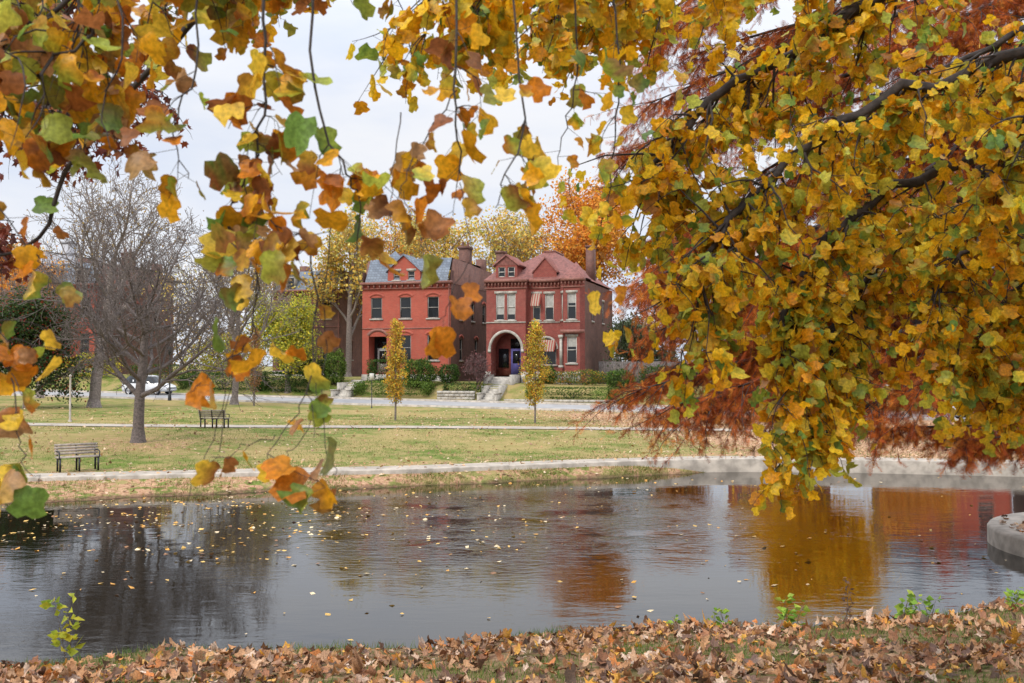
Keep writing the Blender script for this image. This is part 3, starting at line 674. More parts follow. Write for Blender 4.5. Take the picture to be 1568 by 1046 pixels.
# distant tree mass
rg=np.random.default_rng(77); n=60000
cl=[]
for i in range(150):
    x=rg.uniform(-150,150); y=rg.uniform(135,190); h=rg.uniform(7,14); cl.append((x,y,h,rg.integers(0,4)))
cl=np.array(cl); k=rg.integers(0,len(cl),n)
th=rg.normal(size=(n,3)); th=nrm(th)*(rg.uniform(.3,1,(n,1))**.4)
Pp=np.stack([cl[k,0]+th[:,0]*5,cl[k,1]+th[:,1]*4,1.5+cl[k,2]*.5+th[:,2]*cl[k,2]*.5],1)
base=np.array([(.22,.17,.12),(.42,.30,.09),(.25,.22,.10),(.36,.19,.07)])[cl[k,3].astype(int)]*rg.uniform(.6,1.2,(n,1))
lb=MB(); leaves(lb,Pp,rg.normal(size=(n,3)),rg.uniform(.35,.7,n),base,tpl=(SIM_V,SIM_F),rng=rg)
for c in cl: lb.tube([(c[0],c[1],0),(c[0],c[1],c[2]*.8)],[.3,.1],5,col=(.12,.1,.08))
lb.build("distant_trees",[M_fol])

# ------------------------------------------------------------------ hedges / bushes
def bush(name,x,y,sx,sy,h,pal,n,rot=0,ls=.09,seed=1,box=False,z0=None):
    rg=np.random.default_rng(seed); z=float(gz(x,y)) if z0 is None else z0
    P=rg.normal(size=(n,3)); P=nrm(P)
    if box: P=P/np.abs(P).max(1,keepdims=True)*rg.uniform(.82,1.02,(n,1))
    else:
        P*=(1+.12*np.sin(P[:,:1]*7+seed)+.1*np.sin(P[:,1:2]*9+P[:,2:]*6))*rg.uniform(.75,1.05,(n,1))
    P=np.stack([P[:,0]*sx/2,P[:,1]*sy/2,h*.5+P[:,2]*h*.5],1)
    clump=.75+.4*(np.sin(P[:,0]*3+seed)*np.sin(P[:,1]*4+P[:,2]*5)*.5+.5)
    wb=MB(); 
    for i in range(9):
        a=rg.uniform(0,6.28); e=(math.cos(a)*sx*.33*rg.random(),math.sin(a)*sy*.33*rg.random(),h*rg.uniform(.5,.85)); wb.tube([(e[0]*.3,e[1]*.3,0),e],[.03,.01],4)
    root=empty(name,(x,y,z),rot); wb.build("stems",[M_bark],root)
    lb=MB(); leaves(lb,P,rg.normal(size=(n,3))+[0,0,.2],rg.uniform(.7,1.3,n)*ls,pick(pal,n,rg)*clump[:,None],tpl=(SIM_V,SIM_F),rng=rg); lb.build("leaves",[M_fol],root)
PGb=[(.055,.11,.02,3),(.09,.16,.03,2),(.03,.06,.015,2)]
PGl=[(.12,.2,.03,3),(.18,.25,.04,2),(.06,.11,.02,2)]
for u,l,h,s_ in ((-30,9,1.5,1),(-23.6,6,1.7,2)):
    x,y=xy(u,9.0); bush("hedge",x,y,l,1.4,h,PGb,6000,-ANG,.12,s_,True)
x,y=xy(-19.4,10.2); bush("boxwood_bush",x,y,2.1,2.1,3.0,PGl,5000,0,.12,5)
x,y=xy(-11.2,10.0); bush("boxwood_bush",x,y,3.1,2.4,2.4,PGb+PGl,5500,0,.12,6)
x,y=xy(-14.0,11.4); bush("hedge",x,y,5.2,1.3,1.9,PGb,4500,-ANG,.12,7,True)
x,y=xy(-21.8,11.0); bush("boxwood_bush",x,y,2.8,2.0,1.9,PGb,3500,0,.12,9)
x,y=xy(-8.9,11.0); bush("boxwood_bush",x,y,2.0,1.6,1.6,PGb,2500,0,.12,61)
x,y=xy(2.5,8.9); bush("hedge",x,y,7.5,1.0,.9,PGb+PGl,4500,-ANG,.1,8,True)
x,y=xy(2.5,11.5); bush("flower_bed",x,y,7.5,1.2,1.2,PGl+[(.55,.3,.05,2.5)],4500,-ANG,.1,88)
x,y=xy(-.2,12.0); bush("boxwood_bush",x,y,1.6,1.4,1.5,PGb,2200,0,.11,62)
x,y=xy(-6.8,9.0); bush("hedge",x,y,3.6,1.0,1.0,PGb+[(.3,.2,.05,1)],3000,-ANG,.1,10,True)
x,y=xy(-13.2,8.9); bush("ivy_bed",x,y,6.8,2.6,1.1,PGl,7500,-ANG,.11,11,True)
x,y=xy(9.5,10.4); bush("boxwood_bush",x,y,3.4,2.2,2.0,PGb+[(.2,.1,.05,1)],3500,0,.12,12)
x,y=xy(6.3,10.6); bush("boxwood_bush",x,y,2.4,1.8,1.5,PGb+PGl,2500,0,.12,63)
x,y=xy(-37,10); bush("hedge",x,y,7,1.2,1.6,PGb+[(.4,.15,.05,1)],4000,-ANG,.12,13,True)
x,y=xy(-46,10.5); bush("hedge",x,y,7,1.5,2.2,PYG,4000,-ANG,.14,14)
x,y=xy(-32,12.5); bush("overgrown_shrub",x,y,8,2.5,4.0,PYG+[(.3,.15,.06,3)],6000,-ANG,.16,15)
# ------------------------------------------------------------------ houses
def rotM(a,t): c,s_=math.cos(a),math.sin(a); return (np.array([[c,-s_,0],[s_,c,0],[0,0,1]]),np.array(t,float))
def facade(mb,x0,x1,z0,z1,y,ops,mi=0,rev=.22):
    xs=sorted(set([x0,x1]+[o[0] for o in ops]+[o[1] for o in ops])); zs=sorted(set([z0,z1]+[o[2] for o in ops]+[o[3] for o in ops]))
    for i in range(len(xs)-1):
        for j in range(len(zs)-1):
            cx=(xs[i]+xs[i+1])/2; cz=(zs[j]+zs[j+1])/2
            if any(o[0]<cx<o[1] and o[2]<cz<o[3] for o in ops): continue
            mb.add([(xs[i],y,zs[j]),(xs[i+1],y,zs[j]),(xs[i+1],y,zs[j+1]),(xs[i],y,zs[j+1])],[(0,1,2,3)],mi=mi)
    for o in ops:
        a,b_,c,d=o[:4]; rv=o[4] if len(o)>4 else rev
        mb.add([(a,y,c),(b_,y,c),(b_,y,d),(a,y,d),(a,y+rv,c),(b_,y+rv,c),(b_,y+rv,d),(a,y+rv,d)],[(0,4,5,1),(1,5,6,2),(2,6,7,3),(3,7,4,0)],mi=mi)
def archpanel(mb,xa,xb,zs_,zt,y,rad,mi=0,rev=.3,n=16):
    xc=(xa+xb)/2
    for i in range(n):
        t0=math.pi*(1-i/n); t1=math.pi*(1-(i+1)/n)
        p0=(xc+rad*math.cos(t0),zs_+rad*math.sin(t0)); p1=(xc+rad*math.cos(t1),zs_+rad*math.sin(t1))
        q0=xa if i==0 else p0[0]; q1=xb if i==n-1 else p1[0]
        mb.add([(p0[0],y,p0[1]),(p1[0],y,p1[1]),(q1,y,zt),(q0,y,zt),(p0[0],y+rev,p0[1]),(p1[0],y+rev,p1[1])],[(0,1,2,3),(0,4,5,1)],mi=mi)
def archring(mb,xc,zs_,r0,r1,y0,y1,mi=0,n=18,a0=0,a1=math.pi):
    for i in range(n):
        t0=a0+(a1-a0)*i/n; t1=a0+(a1-a0)*(i+1)/n; V=[]
        for t in (t0,t1):
            for r_ in (r0,r1):
                for y in (y0,y1): V.append((xc+r_*math.cos(t),y,zs_+r_*math.sin(t)))
        mb.add(V,[(0,2,6,4),(2,3,7,6),(0,4,5,1)],mi=mi)
# windows: materials [frame, glass, stone, blind]
def window(mb,a,b_,c,d,y,blind=0,sill=True,lint='flat',f=.07,mull=False):
    mb.add([(a,y+.17,c),(b_,y+.17,c),(b_,y+.17,d),(a,y+.17,d)],[(0,1,2,3)],mi=1)
    mb.box(a,a+f,y+.08,y+.15,c,d,0); mb.box(b_-f,b_,y+.08,y+.15,c,d,0)
    mb.box(a+f,b_-f,y+.08,y+.15,d-f,d,0); mb.box(a+f,b_-f,y+.08,y+.15,c,c+f,0)
    m=(c+d)/2; mb.box(a+f,b_-f,y+.085,y+.145,m-f*.45,m+f*.45,0)
    if mull: x=(a+b_)/2; mb.box(x-.04,x+.04,y+.083,y+.147,c+f,d-f,0)
    if blind: mb.add([(a+f,y+.16,d-f-(d-c)*blind),(b_-f,y+.16,d-f-(d-c)*blind),(b_-f,y+.16,d-f),(a+f,y+.16,d-f)],[(0,1,2,3)],mi=3)
    if sill: mb.box(a-.12,b_+.12,y-.09,y+.10,c-.14,c-.003,2)
    if lint=='flat': mb.box(a-.14,b_+.14,y-.03,y+.05,d+.003,d+.22,2)
    elif lint=='arch':
        w_=(b_-a)/2+.1; rr=w_*1.5; an=math.asin(w_/rr); archring(mb,(a+b_)/2,d-rr*math.cos(an)+.0,rr,rr+.22,y-.045,y+.05,4,8,math.pi/2-an,math.pi/2+an)
WM=lambda br,fr=None:[fr or M_trim,M_glass,M_stone,M_blind,br]
def gable(mb,xa,xb,z0,z1,y0,y1,mi=0,mroof=1,over=.18):
    xc=(xa+xb)/2
    mb.add([(xa,y0,z0),(xb,y0,z0),(xc,y0,z1)],[(0,1,2)],mi=mi)
    for s_ in (-1,1):
        xe=xa-over if s_<0 else xb+over; ze=z0-over*(z1-z0)/((xb-xa)/2)
        V=[(xe,y0-over,ze),(xc,y0-over,z1),(xc,y1,z1),(xe,y1,ze),(xe,y0-over,ze+.14),(xc,y0-over,z1+.14),(xc,y1,z1+.14),(xe,y1,ze+.14)]
        mb.add(V,[(0,1,2,3),(4,5,6,7),(0,1,5,4),(0,3,7,4)],mi=mroof)
def brackets(mb,xa,xb,y,z,step=.5,mi=0):
    n=int((xb-xa)/step)
    for i in range(n+1):
        x=xa+(xb-xa)*i/n; mb.box(x-.06,x+.06,y-.22,y-.003,z-.32,z-.003,mi)
def hz(u,v): x,y=xy(u,v); return x,y,float(gz(x,y))
def house_a(name,u,v,W,D,H,brick,side=None,full=True,roofmat=None,seed=0,zadj=0):
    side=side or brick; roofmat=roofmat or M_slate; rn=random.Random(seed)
    x,y,z=hz(u,v); root=empty(name,(x,y,z+zadj),-ANG)
    s_=W/8.7
    wb=MB(); nb=MB(); tb=MB()
    win=[(1.42*s_-.55,1.42*s_+.55,H-3.15,H-1.2),(4.3*s_-.55,4.3*s_+.55,H-3.15,H-1.2),(7.0*s_-.55,7.0*s_+.55,H-3.15,H-1.2)]
    f1=[(4.3*s_-.55,4.3*s_+.55,1.8,4.1),(7.0*s_-.55,7.0*s_+.55,1.8,4.1)]
    door=(.65*s_,2.45*s_,.55,4.0,1.3)
    facade(wb,0,W,-1,H,0,win+f1+[door])
    for i,o in enumerate(win): window(nb,*o,0,blind=0,lint='arch')
    for i,o in enumerate(f1): window(nb,*o,0,blind=rn.choice((0,.3)),lint='arch')
    a,b_=door[0],door[1]
    db=MB(); db.box(a,b_,1.3,1.36,.55,4.0,1); db.box(a+.35,b_-.35,1.22,1.29,.6,2.95,0); db.box(a+.35,b_-.35,1.25,1.29,3.1,3.8,2); db.box(a+.55,b_-.55,1.19,1.215,1.5,2.7,2)
    db.build("door",[M_doorw,M_dark,M_glass],root)
    w_=(b_-a)/2; archring(tb,(a+b_)/2,4.0-w_*.62,w_*1.15,w_*1.15+.28,-.05,.05,1,12,math.radians(35),math.radians(145))
    wb.M=rotM(math.pi/2,(W,0,0))
    so=[(2.5,3.4,5.6,7.3),(6,6.9,5.6,7.3),(9.5,10.4,5.6,7.3),(2.5,3.4,1.8,3.8),(7,7.9,1.8,3.8)]
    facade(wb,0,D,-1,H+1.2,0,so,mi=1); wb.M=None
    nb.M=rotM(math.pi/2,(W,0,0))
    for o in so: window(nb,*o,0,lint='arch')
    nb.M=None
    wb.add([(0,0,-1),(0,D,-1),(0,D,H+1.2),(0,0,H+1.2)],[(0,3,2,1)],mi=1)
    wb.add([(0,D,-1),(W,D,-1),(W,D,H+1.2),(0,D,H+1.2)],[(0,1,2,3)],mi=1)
    for xa in (-.03,W-.32):
        wb.add([(xa,.35,H+.003),(xa,1.3,H+2.35),(xa,D,H+2.0),(xa,D,H+.003),(xa+.35,.35,H+.003),(xa+.35,1.3,H+2.35),(xa+.35,D,H+2.0),(xa+.35,D,H+.003)],
               [(0,1,2,3),(4,7,6,5),(0,4,5,1),(1,5,6,2),(2,6,7,3)],mi=1)
    wb.box(W-.95,W-.02,5.0,6.2,H+1.0,H+3.7,1); wb.box(W-1.03,W+.06,4.92,6.28,H+3.7,H+3.95,1)
    wb.box(W-.85,W-.06,10.0,11.0,H+1.0,H+3.2,1); wb.box(.2,1.1,6,7,H+1,H+3.6,1)
    for cx_,cy_ in ((W-.7,5.4),(W-.3,5.8)): wb.tube([(cx_,cy_,H+3.95),(cx_,cy_,H+4.4)],[.13,.11],8,mi=1)
    tb.box(-.04,W+.04,-.06,-.003,-1,.5,0)
    tb.box(-.1,W+.1,-.3,.3,H-.02,H+.22,1); tb.box(-.12,W+.12,-.2,-.003,H-.42,H-.36,1); brackets(tb,.1,W-.1,0,H-.02,.55,1)
    tb.box(.0,W,-.05,-.003,H-4.12,H-4.02,1)
    tb.tube([(W-.12,-.12,H-.1),(W-.12,-.12,.2)],[.05,.05],6,mi=1)
    rb=MB(); zt=H+2.45; rb.add([(.3,-.1,H+.2),(W-.3,-.1,H+.2),(W-.3,1.2,zt),(.3,1.2,zt),(.3,D-.5,zt),(W-.3,D-.5,zt)],[(0,1,2,3),(3,2,5,4)],mi=0)
    if full:
        ga,gb_=2.55*s_,5.75*s_
        facade(wb,ga,gb_,H+.22,H+1.25,-.02,[(ga+.55,ga+1.2,H+.4,H+1.2),(gb_-1.2,gb_-.55,H+.4,H+1.2)])
        for o in [(ga+.55,ga+1.2,H+.4,H+1.2),(gb_-1.2,gb_-.55,H+.4,H+1.2)]: window(nb,*o,-.02,lint='flat')
        wb.add([(gb_,-.02,H+.22),(gb_,1.3,H+.22),(gb_,1.3,H+1.25),(gb_,-.02,H+1.25)],[(0,1,2,3)]); wb.add([(ga,-.02,H+.22),(ga,1.3,H+.22),(ga,1.3,H+1.25),(ga,-.02,H+1.25)],[(0,3,2,1)])
        gable(wb,ga,gb_,H+1.25,H+2.65,-.02,2.5,0,2)
        px,py=1.9*s_+.7,1.6; rb.add([(px-.9,py-.9,zt-.3),(px+.9,py-.9,zt-.3),(px+.9,py+.9,zt-.3),(px-.9,py+.9,zt-.3),(px,py,zt+.85)],[(0,1,4),(1,2,4),(2,3,4),(3,0,4)])
    else:
        for xc in (W*.27,W*.73):
            nb.box(xc-.6,xc+.6,-.05,.9,H+.25,H+1.75,0); 
            nb.add([(xc-.42,-.06,H+.4),(xc+.42,-.06,H+.4),(xc+.42,-.06,H+1.6),(xc-.42,-.06,H+1.6)],[(0,1,2,3)],mi=1)
            gable(rb,xc-.62,xc+.62,H+1.76,H+2.3,-.05,1.5,0,0,.1)
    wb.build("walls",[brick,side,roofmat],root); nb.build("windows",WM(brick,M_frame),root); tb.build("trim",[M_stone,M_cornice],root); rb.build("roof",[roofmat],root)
    sb=MB()
    for i in range(4): sb.box(a-.2,b_+.2,-1.6+i*.35,-.08,-.8+.0,-.0+.14*i,0)
    sb.build("steps",[M_stone],root)
    return root
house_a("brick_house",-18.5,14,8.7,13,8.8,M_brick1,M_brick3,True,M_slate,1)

# house 2 (arched porch)
def house_b(u,v):
    W,D,H=9.8,13,8.9
    x,y,z=hz(u,v); root=empty("arched_brick_house",(x,y,z),-ANG); root.scale=(.925,1,1)
    wb=MB(); nb=MB(); tb=MB(); rb=MB()
    yb=-.75; BX0,BX1=.25,4.15
    w2=[(1.2,2.05,5.5,7.85),(2.3,3.15,5.5,7.85)]
    facade(wb,BX0,BX1,4.75,H,yb,w2)
    for o in w2: window(nb,*o,yb,blind=.75,lint='flat')
    r=1.5; xc=2.2
    facade(wb,BX0,xc-r,-1,4.75,yb,[]); facade(wb,xc+r,BX1,-1,4.75,yb,[])
    archpanel(wb,xc-r,xc+r,2.9,4.75,yb,r,0,1.6,20)
    wb.add([(xc-r,yb,.6),(xc-r,yb+1.6,.6),(xc-r,yb+1.6,2.9),(xc-r,yb,2.9)],[(0,1,2,3)]); wb.add([(xc+r,yb,.6),(xc+r,yb+1.6,.6),(xc+r,yb+1.6,2.9),(xc+r,yb,2.9)],[(0,3,2,1)])
    wb.box(xc-r,xc+r,yb+1.6,yb+1.7,.6,4.6,0)
    archring(tb,xc,2.9,r,r+.24,yb-.07,yb+.05,0,24)
    tb.box(xc-r-.28,xc-r,yb-.075,yb+.05,2.65,2.9,0); tb.box(xc+r,xc+r+.28,yb-.075,yb+.05,2.65,2.9,0)
    db=MB(); db.box(xc+.1,xc+1.2,yb+1.3,yb+1.38,.62,3.0,0); db.box(xc+.3,xc+1.0,yb+1.27,yb+1.295,1.7,2.8,1); db.box(xc-1.2,xc-.2,yb+1.5,yb+1.58,1.3,3.0,1); db.box(xc+.0,xc+1.3,yb+1.53,yb+1.57,3.02,3.9,1)
    db.build("door",[M_door,M_glass],root)
    wb.add([(BX1,yb,-1),(BX1,0,-1),(BX1,0,H),(BX1,yb,H)],[(0,1,2,3)]); wb.add([(BX0,yb,-1),(BX0,0,-1),(BX0,0,H),(BX0,yb,H)],[(0,3,2,1)])
    mw=[(4.65,5.4,5.5,7.8),(5.85,6.7,5.5,7.8)]
    facade(wb,BX1,7.35,4.35,H,0,mw)
    for i,o in enumerate(mw): window(nb,*o,0,blind=.5,lint='flat')
    xm,rm=6.0,.95
    facade(wb,BX1,xm-rm,-1,4.35,0,[]); facade(wb,xm+rm,7.35,-1,4.35,0,[]); facade(wb,xm-rm,xm+rm,-1,1.6,0,[])
    archpanel(wb,xm-rm,xm+rm,2.95,4.35,0,rm,0,.25,16)
    archring(tb,xm,2.95,rm,rm+.2,-.06,.05,0,18)
    nb.add([(xm-rm,.2,1.6),(xm+rm,.2,1.6),(xm+rm,.2,3.9),(xm-rm,.2,3.9)],[(0,1,2,3)],mi=1)
    nb.box(xm-.05,xm+.05,.1,.18,1.6,3.0,0); nb.box(xm-rm,xm+rm,.1,.17,2.9,3.0,0); nb.box(xm-rm,xm-rm+.08,.1,.19,1.6,2.9,0); nb.box(xm+rm-.08,xm+rm,.1,.19,1.6,2.9,0)
    tb.box(xm-rm-.15,xm+rm+.15,-.1,-.003,1.42,1.58,0)
    R0,R1=7.35,9.8; yr=-.9
    P3=[(R0,0),(R0+.55,yr),(R1-.35,yr),(R1,-.3)]
    def panel(p,q,z0,z1,ops=()):
        dx,dy=q[0]-p[0],q[1]-p[1]; L=math.hypot(dx,dy); Mx=rotM(math.atan2(dy,dx),(p[0],p[1],0)); wb.M=Mx; nb.M=Mx
        facade(wb,0,L,z0,z1,0,list(ops))
        for o in ops: window(nb,*o,0,blind=.35,lint='flat')
        wb.M=None; nb.M=None; return L
    panel(P3[0],P3[1],-1,H,[(.25,.8,5.5,7.8)])
    panel(P3[1],P3[2],-1,H,[(.35,1.2,5.5,7.8),(.3,1.25,1.7,4.0)])
    panel(P3[2],P3[3],-1,H)
    tb.box(7.55,7.78,-1.1,-.86+.0,1.5,3.9,0); tb.box(7.45,7.88,-1.2,-.87,3.9,4.15,0); tb.box(7.45,7.88,-1.2,-.87,1.3,1.5,0)
    tb.box(R0+.3,R1+.1,yr-.35,yr-.003,4.3,4.6,1)
    wb.M=rotM(math.pi/2,(W,-.3,0)); facade(wb,0,D,-1,H,0,[(3,3.9,5.5,7.5),(8,8.9,5.5,7.5)],mi=1); wb.M=None
    nb.M=rotM(math.pi/2,(W,-.3,0)); window(nb,3,3.9,5.5,7.5,0); window(nb,8,8.9,5.5,7.5,0); nb.M=None
    wb.add([(0,0,-1),(0,D,-1),(0,D,H),(0,0,H)],[(0,3,2,1)],mi=1); wb.add([(0,D,-1),(W,D,-1),(W,D,H),(0,D,H)],[(0,1,2,3)],mi=1)
    facade(wb,0,BX0,-1,H,0,[])
    tb.box(BX0-.05,xc-r-.0,yb-.1,yb-.003,-1,.95,0); tb.box(xc+r,BX1+.05,yb-.1,yb-.003,-1,.95,0); tb.box(BX1+.06,7.3,-.1,-.003,-1,.95,0)
    tb.box(R0+.5,R1-.3,yr-.1,yr-.003,-1,.95,0)
    for zz in (5.25,): tb.box(BX0-.03,BX1+.03,yb-.07,yb-.003,zz-.0,zz+.1,0); tb.box(BX1+.04,7.33,-.07,-.003,zz,zz+.1,0); tb.box(R0+.53,R1-.33,yr-.07,yr-.003,zz,zz+.1,0)
    for (a,b_,yy) in ((BX0-.15,BX1+.15,yb),(BX1+.16,R0-.02,0),(R0+.3,R1+.15,yr)):
        tb.box(a,b_,yy-.32,yy+.25,H-.05,H+.2,1); brackets(tb,a+.1,b_-.1,yy,H-.05,.32,1); tb.box(a,b_,yy-.1,yy-.003,H-.62,H-.5,1)
    zr=H+3.15
    rb.add([(-.15,-.1,H+.15),(W+.1,-.1,H+.15),(W+.1,D,H+.15),(-.15,D,H+.15),(4.6,4.6,zr),(5.6,4.6,zr),(5.6,8,zr),(4.6,8,zr)],
           [(0,1,5,4),(1,2,6,5),(2,3,7,6),(3,0,4,7),(4,5,6,7)])
    tb.box(4.5,5.7,4.5,8.1,zr-.02,zr+.12,1)
    rb.add([(BX0-.15,yb-.2,H+.2),(BX1+.15,yb-.2,H+.2),(3.4,2.6,H+1.9),(1.0,2.6,H+1.9),(BX0-.15,3,H+.2),(BX1+.15,3,H+.2)],[(0,1,2,3),(1,5,2),(0,3,4)])
    o=[(1.35,2.05,H+.45,H+1.35),(2.3,3.0,H+.45,H+1.35)]
    facade(wb,1.1,3.25,H+.2,H+1.5,yb+.25,o)
    for q in o: window(nb,*q,yb+.25,lint=None,sill=False)
    wb.add([(3.25,yb+.25,H+.2),(3.25,2.4,H+.2),(3.25,2.4,H+1.5),(3.25,yb+.25,H+1.5)],[(0,1,2,3)]); wb.add([(1.1,yb+.25,H+.2),(1.1,2.4,H+.2),(1.1,2.4,H+1.5),(1.1,yb+.25,H+1.5)],[(0,3,2,1)])
    gable(wb,1.0,3.35,H+1.5,H+2.35,yb+.22,3.2,2,3,.15)
    xt,yt=8.75,.6; rr=1.5
    ring=[(R0-.1,0),(R0+.45,yr-.25),(R1-.25,yr-.25),(R1+.2,-.3),(R1+.2,2),(R0-.1,2)]
    V=[(a,b_,H+.2) for a,b_ in ring]+[(xt,yt,H+1.75)]; rb.add(V,[(i,(i+1)%6,6) for i in range(6)])
    facade(wb,4.6,6.9,H+.2,H+.9,.35,[]); gable(wb,4.6,6.9,H+.9,H+2.1,.35,4,0,3,.12)
    wb.box(-.02,.75,3,4,H,H+3.0,1); wb.box(-.08,.81,2.94,4.06,H+3.0,H+3.2,1); wb.box(8.7,9.5,5,6,H,H+3.5,1); wb.box(8.64,9.56,4.94,6.06,H+3.5,H+3.7,1)
    ab=MB()
    for (a,b_,zt,zb,yy,out_) in ((4.6,5.45,7.85,6.9,0,.6),(xm-rm+.05,xm+rm-.05,3.75,2.9,0,.6)):
        ab.add([(a,yy-.03,zt),(b_,yy-.03,zt),(b_,yy-out_,zb),(a,yy-out_,zb),(a,yy-out_,zb-.18),(b_,yy-out_,zb-.18),(a,yy-.03,zb),(b_,yy-.03,zb)],[(0,3,2,1),(3,4,5,2),(0,6,3),(1,2,7)])
    ab.build("awnings",[M_awn],root)
    sb=MB()
    for i in range(5): sb.box(xc-1.1,xc+1.1,yb-2.2+i*.38,yb-.12,-1,-.02+.13*i,0)
    for sg in (-1.45,1.12): sb.box(xc+sg,xc+sg+.33,yb-2.4,yb-.12,-1,.7,0)
    sb.box(4.4,7.2,-1.5,-1.2,-1,.75,0); sb.box(4.35,7.25,-1.55,-1.15,.75,.87,0)
    for i in range(9): sb.box(7.6+i*.25,7.72+i*.25,-2.0,-1.88,.0,.7,0)
    sb.box(7.5,9.9,-2.06,-1.82,.7,.82,0); sb.box(7.5,9.9,-2.06,-1.82,-1,0,0)
    sb.build("steps",[M_stone],root)
    wb.build("walls",[M_brick2,M_brick3,M_shingle,M_shingle],root); nb.build("windows",WM(M_brick2),root); tb.build("trim",[M_stone,M_cornice],root); rb.build("roof",[M_shingle],root)
house_b(-6.4,14)
M_grey=simple("grey_stucco",(.42,.42,.44),.8,.12,2)
house_a("brick_house",-56,15,7.5,13,9.0,M_brick1,M_brick3,False,M_slate,3)
house_a("grey_house",-66,16,9.0,13,10.5,M_grey,M_grey,False,M_slate,4)
house_a("brick_house",-38,32,8.5,12,9.6,M_brick3,M_brick3,False,M_slate,5)
house_a("brick_house",14.5,18,8.5,12,9,M_brick2,M_brick3,False,M_shingle,7)
house_a("brick_house",27,15,9.5,13,9,M_brick1,M_brick3,True,M_slate,8)
house_a("brick_house",39,15,9,13,9.5,M_brick2,M_brick3,False,M_slate,9)
house_a("brick_house",52,15,9,13,9,M_brick3,M_brick3,False,M_slate,10)

def garden_steps(u):
    x,y,z=hz(u,7.5); r_=empty("garden_steps",(x,y,z),-ANG); sb=MB()
    for i in range(9): sb.box(-.6,.6,.1+i*.42,.1+(i+1)*.42+.3,-.4,.02+.165*(i+1),0)
    for s_ in (-.88,.62): sb.box(s_,s_+.26,0,1.2,-.3,.65,0); sb.box(s_,s_+.26,1.2,3.6,-.3,1.3,0); sb.box(s_-.04,s_+.30,-.05,1.22,.65,.73,0)
    sb.build("treads",[M_stone],r_)
garden_steps(-17.6); garden_steps(-4.3)
def lowwall(u0,u1,v,h,name="stone_wall"):
    x,y,z=hz((u0+u1)/2,v); r_=empty(name,(x,y,z),-ANG); sb=MB(); L=(u1-u0)/2; rn=random.Random(int(u0*10))
    zz=-.3
    while zz<h:
        xx=-L
        while xx<L:
            w_=rn.uniform(.35,.7); sb.box(xx,min(xx+w_-.02,L),-.15-rn.random()*.04,.15,zz,zz+.24,0); xx+=w_
        zz+=.26
    sb.build("blocks",[M_stone],r_)
lowwall(-8.9,-5.6,8.2,.5); lowwall(-3.0,6.5,8.2,.2)
def fence(u0,u1,v,h):
    x,y,z=hz(u0,v); r_=empty("wooden_fence",(x,y,z),-ANG); b=MB(); n=int((u1-u0)/.16)
    for i in range(n): b.box(i*.16,i*.16+.145,0,.025,-.2,h+random.uniform(-.02,.03),0)
    for zz in (.4,h-.3): b.box(0,n*.16,.026,.09,zz,zz+.1,0)
    b.build("boards",[M_fence],r_)
fence(3.4,13.2,16,2.0); fence(23,26,16,2.0)

# ------------------------------------------------------------------ cars
def car(name,u,v,paint,rev=False,suv=True):
    x,y=xy(u,v); root=empty(name,(x,y,float(gz(x,y))+.03),-ANG+(math.pi if rev else 0)); b=MB()
    H=1.68 if suv else 1.46
    S=[(-2.25,.74,.42,.78,.66,.80),(-2.12,.86,.30,.92,.72,.95),(-1.95,.9,.26,.98,.70,1.30 if suv else 1.05),(-1.55,.92,.24,1.0,.66,H-.06),(-.9,.92,.22,.98,.64,H),(0.0,.92,.22,.96,.64,H),(.55,.92,.22,.95,.66,H-.10),(1.15,.91,.24,.93,.76,1.02),(1.75,.89,.26,.86,.74,.92),(2.15,.82,.30,.74,.68,.80),(2.3,.70,.40,.60,.6,.64)]
    V=[]
    for (sx,hw,zb,zt,cw,zz) in S:
        V+=[(sx,-hw*.92,zb),(sx,-hw,(zb+zt)/2),(sx,-hw*.96,zt),(sx,-cw,zz),(sx,cw,zz),(sx,hw*.96,zt),(sx,hw,(zb+zt)/2),(sx,hw*.92,zb)]
    paintF=[];glassF=[]
    for i in range(len(S)-1):
        for j in range(8):
            f=(i*8+j,(i+1)*8+j,(i+1)*8+(j+1)%8,i*8+(j+1)%8)
            if j in(2,4) and 2<=i<=6: glassF.append(f)
            elif j==3 and i in (2,6): glassF.append(f)
            else: paintF.append(f)
    paintF.append(tuple(range(7,-1,-1))); paintF.append(tuple((len(S)-1)*8+j for j in range(8)))
    b.add(V,paintF,mi=0); b.add(V,glassF,mi=1)
    for sx in (-1.0,.05):
        for sg in (-1,1): b.box(sx-.05,sx+.05,sg*.84-.1 if sg>0 else -.84,sg*.84 if sg>0 else -.74,.9,1.3,0)
    for sg in (-1,1):
        b.box(-.1,.0,sg*.99-.06,sg*.99+.06,.98,1.1,0); b.box(-2.27,-2.2,sg*.62-.12,sg*.62+.12,.62,.82,3); b.box(2.12,2.24,sg*.6-.14,sg*.6+.14,.6,.7,4)
    b.build("body",[paint,M_glass,M_tire,M_tail,M_hub],root)
    wb=MB()
    for sx in (-1.42,1.38):
        for sg in (-1,1):
            n=20; ring=[(math.cos(6.2832*i/n),math.sin(6.2832*i/n)) for i in range(n)]
            prof=[(.12,.02),(.20,.03),(.21,.01),(.34,.0),(.34,.22)]
            V=[(sx+c*q[0],sg*(.945-q[1]),.34+s_*q[0]) for q in prof for c,s_ in ring]
            F=[(k*n+i,k*n+(i+1)%n,(k+1)*n+(i+1)%n,(k+1)*n+i) for k in range(4) for i in range(n)]
            wb.add(V,F[2*n:],mi=0); wb.add(V,F[:2*n]+[tuple(range(n))],mi=1)
    wb.build("wheels",[M_tire,M_hub],root)
car("parked_car",-34.0,3.7,M_white); car("parked_car",31.6,-3.8,M_silver,True,True); car("parked_car",-58,3.7,M_silver)

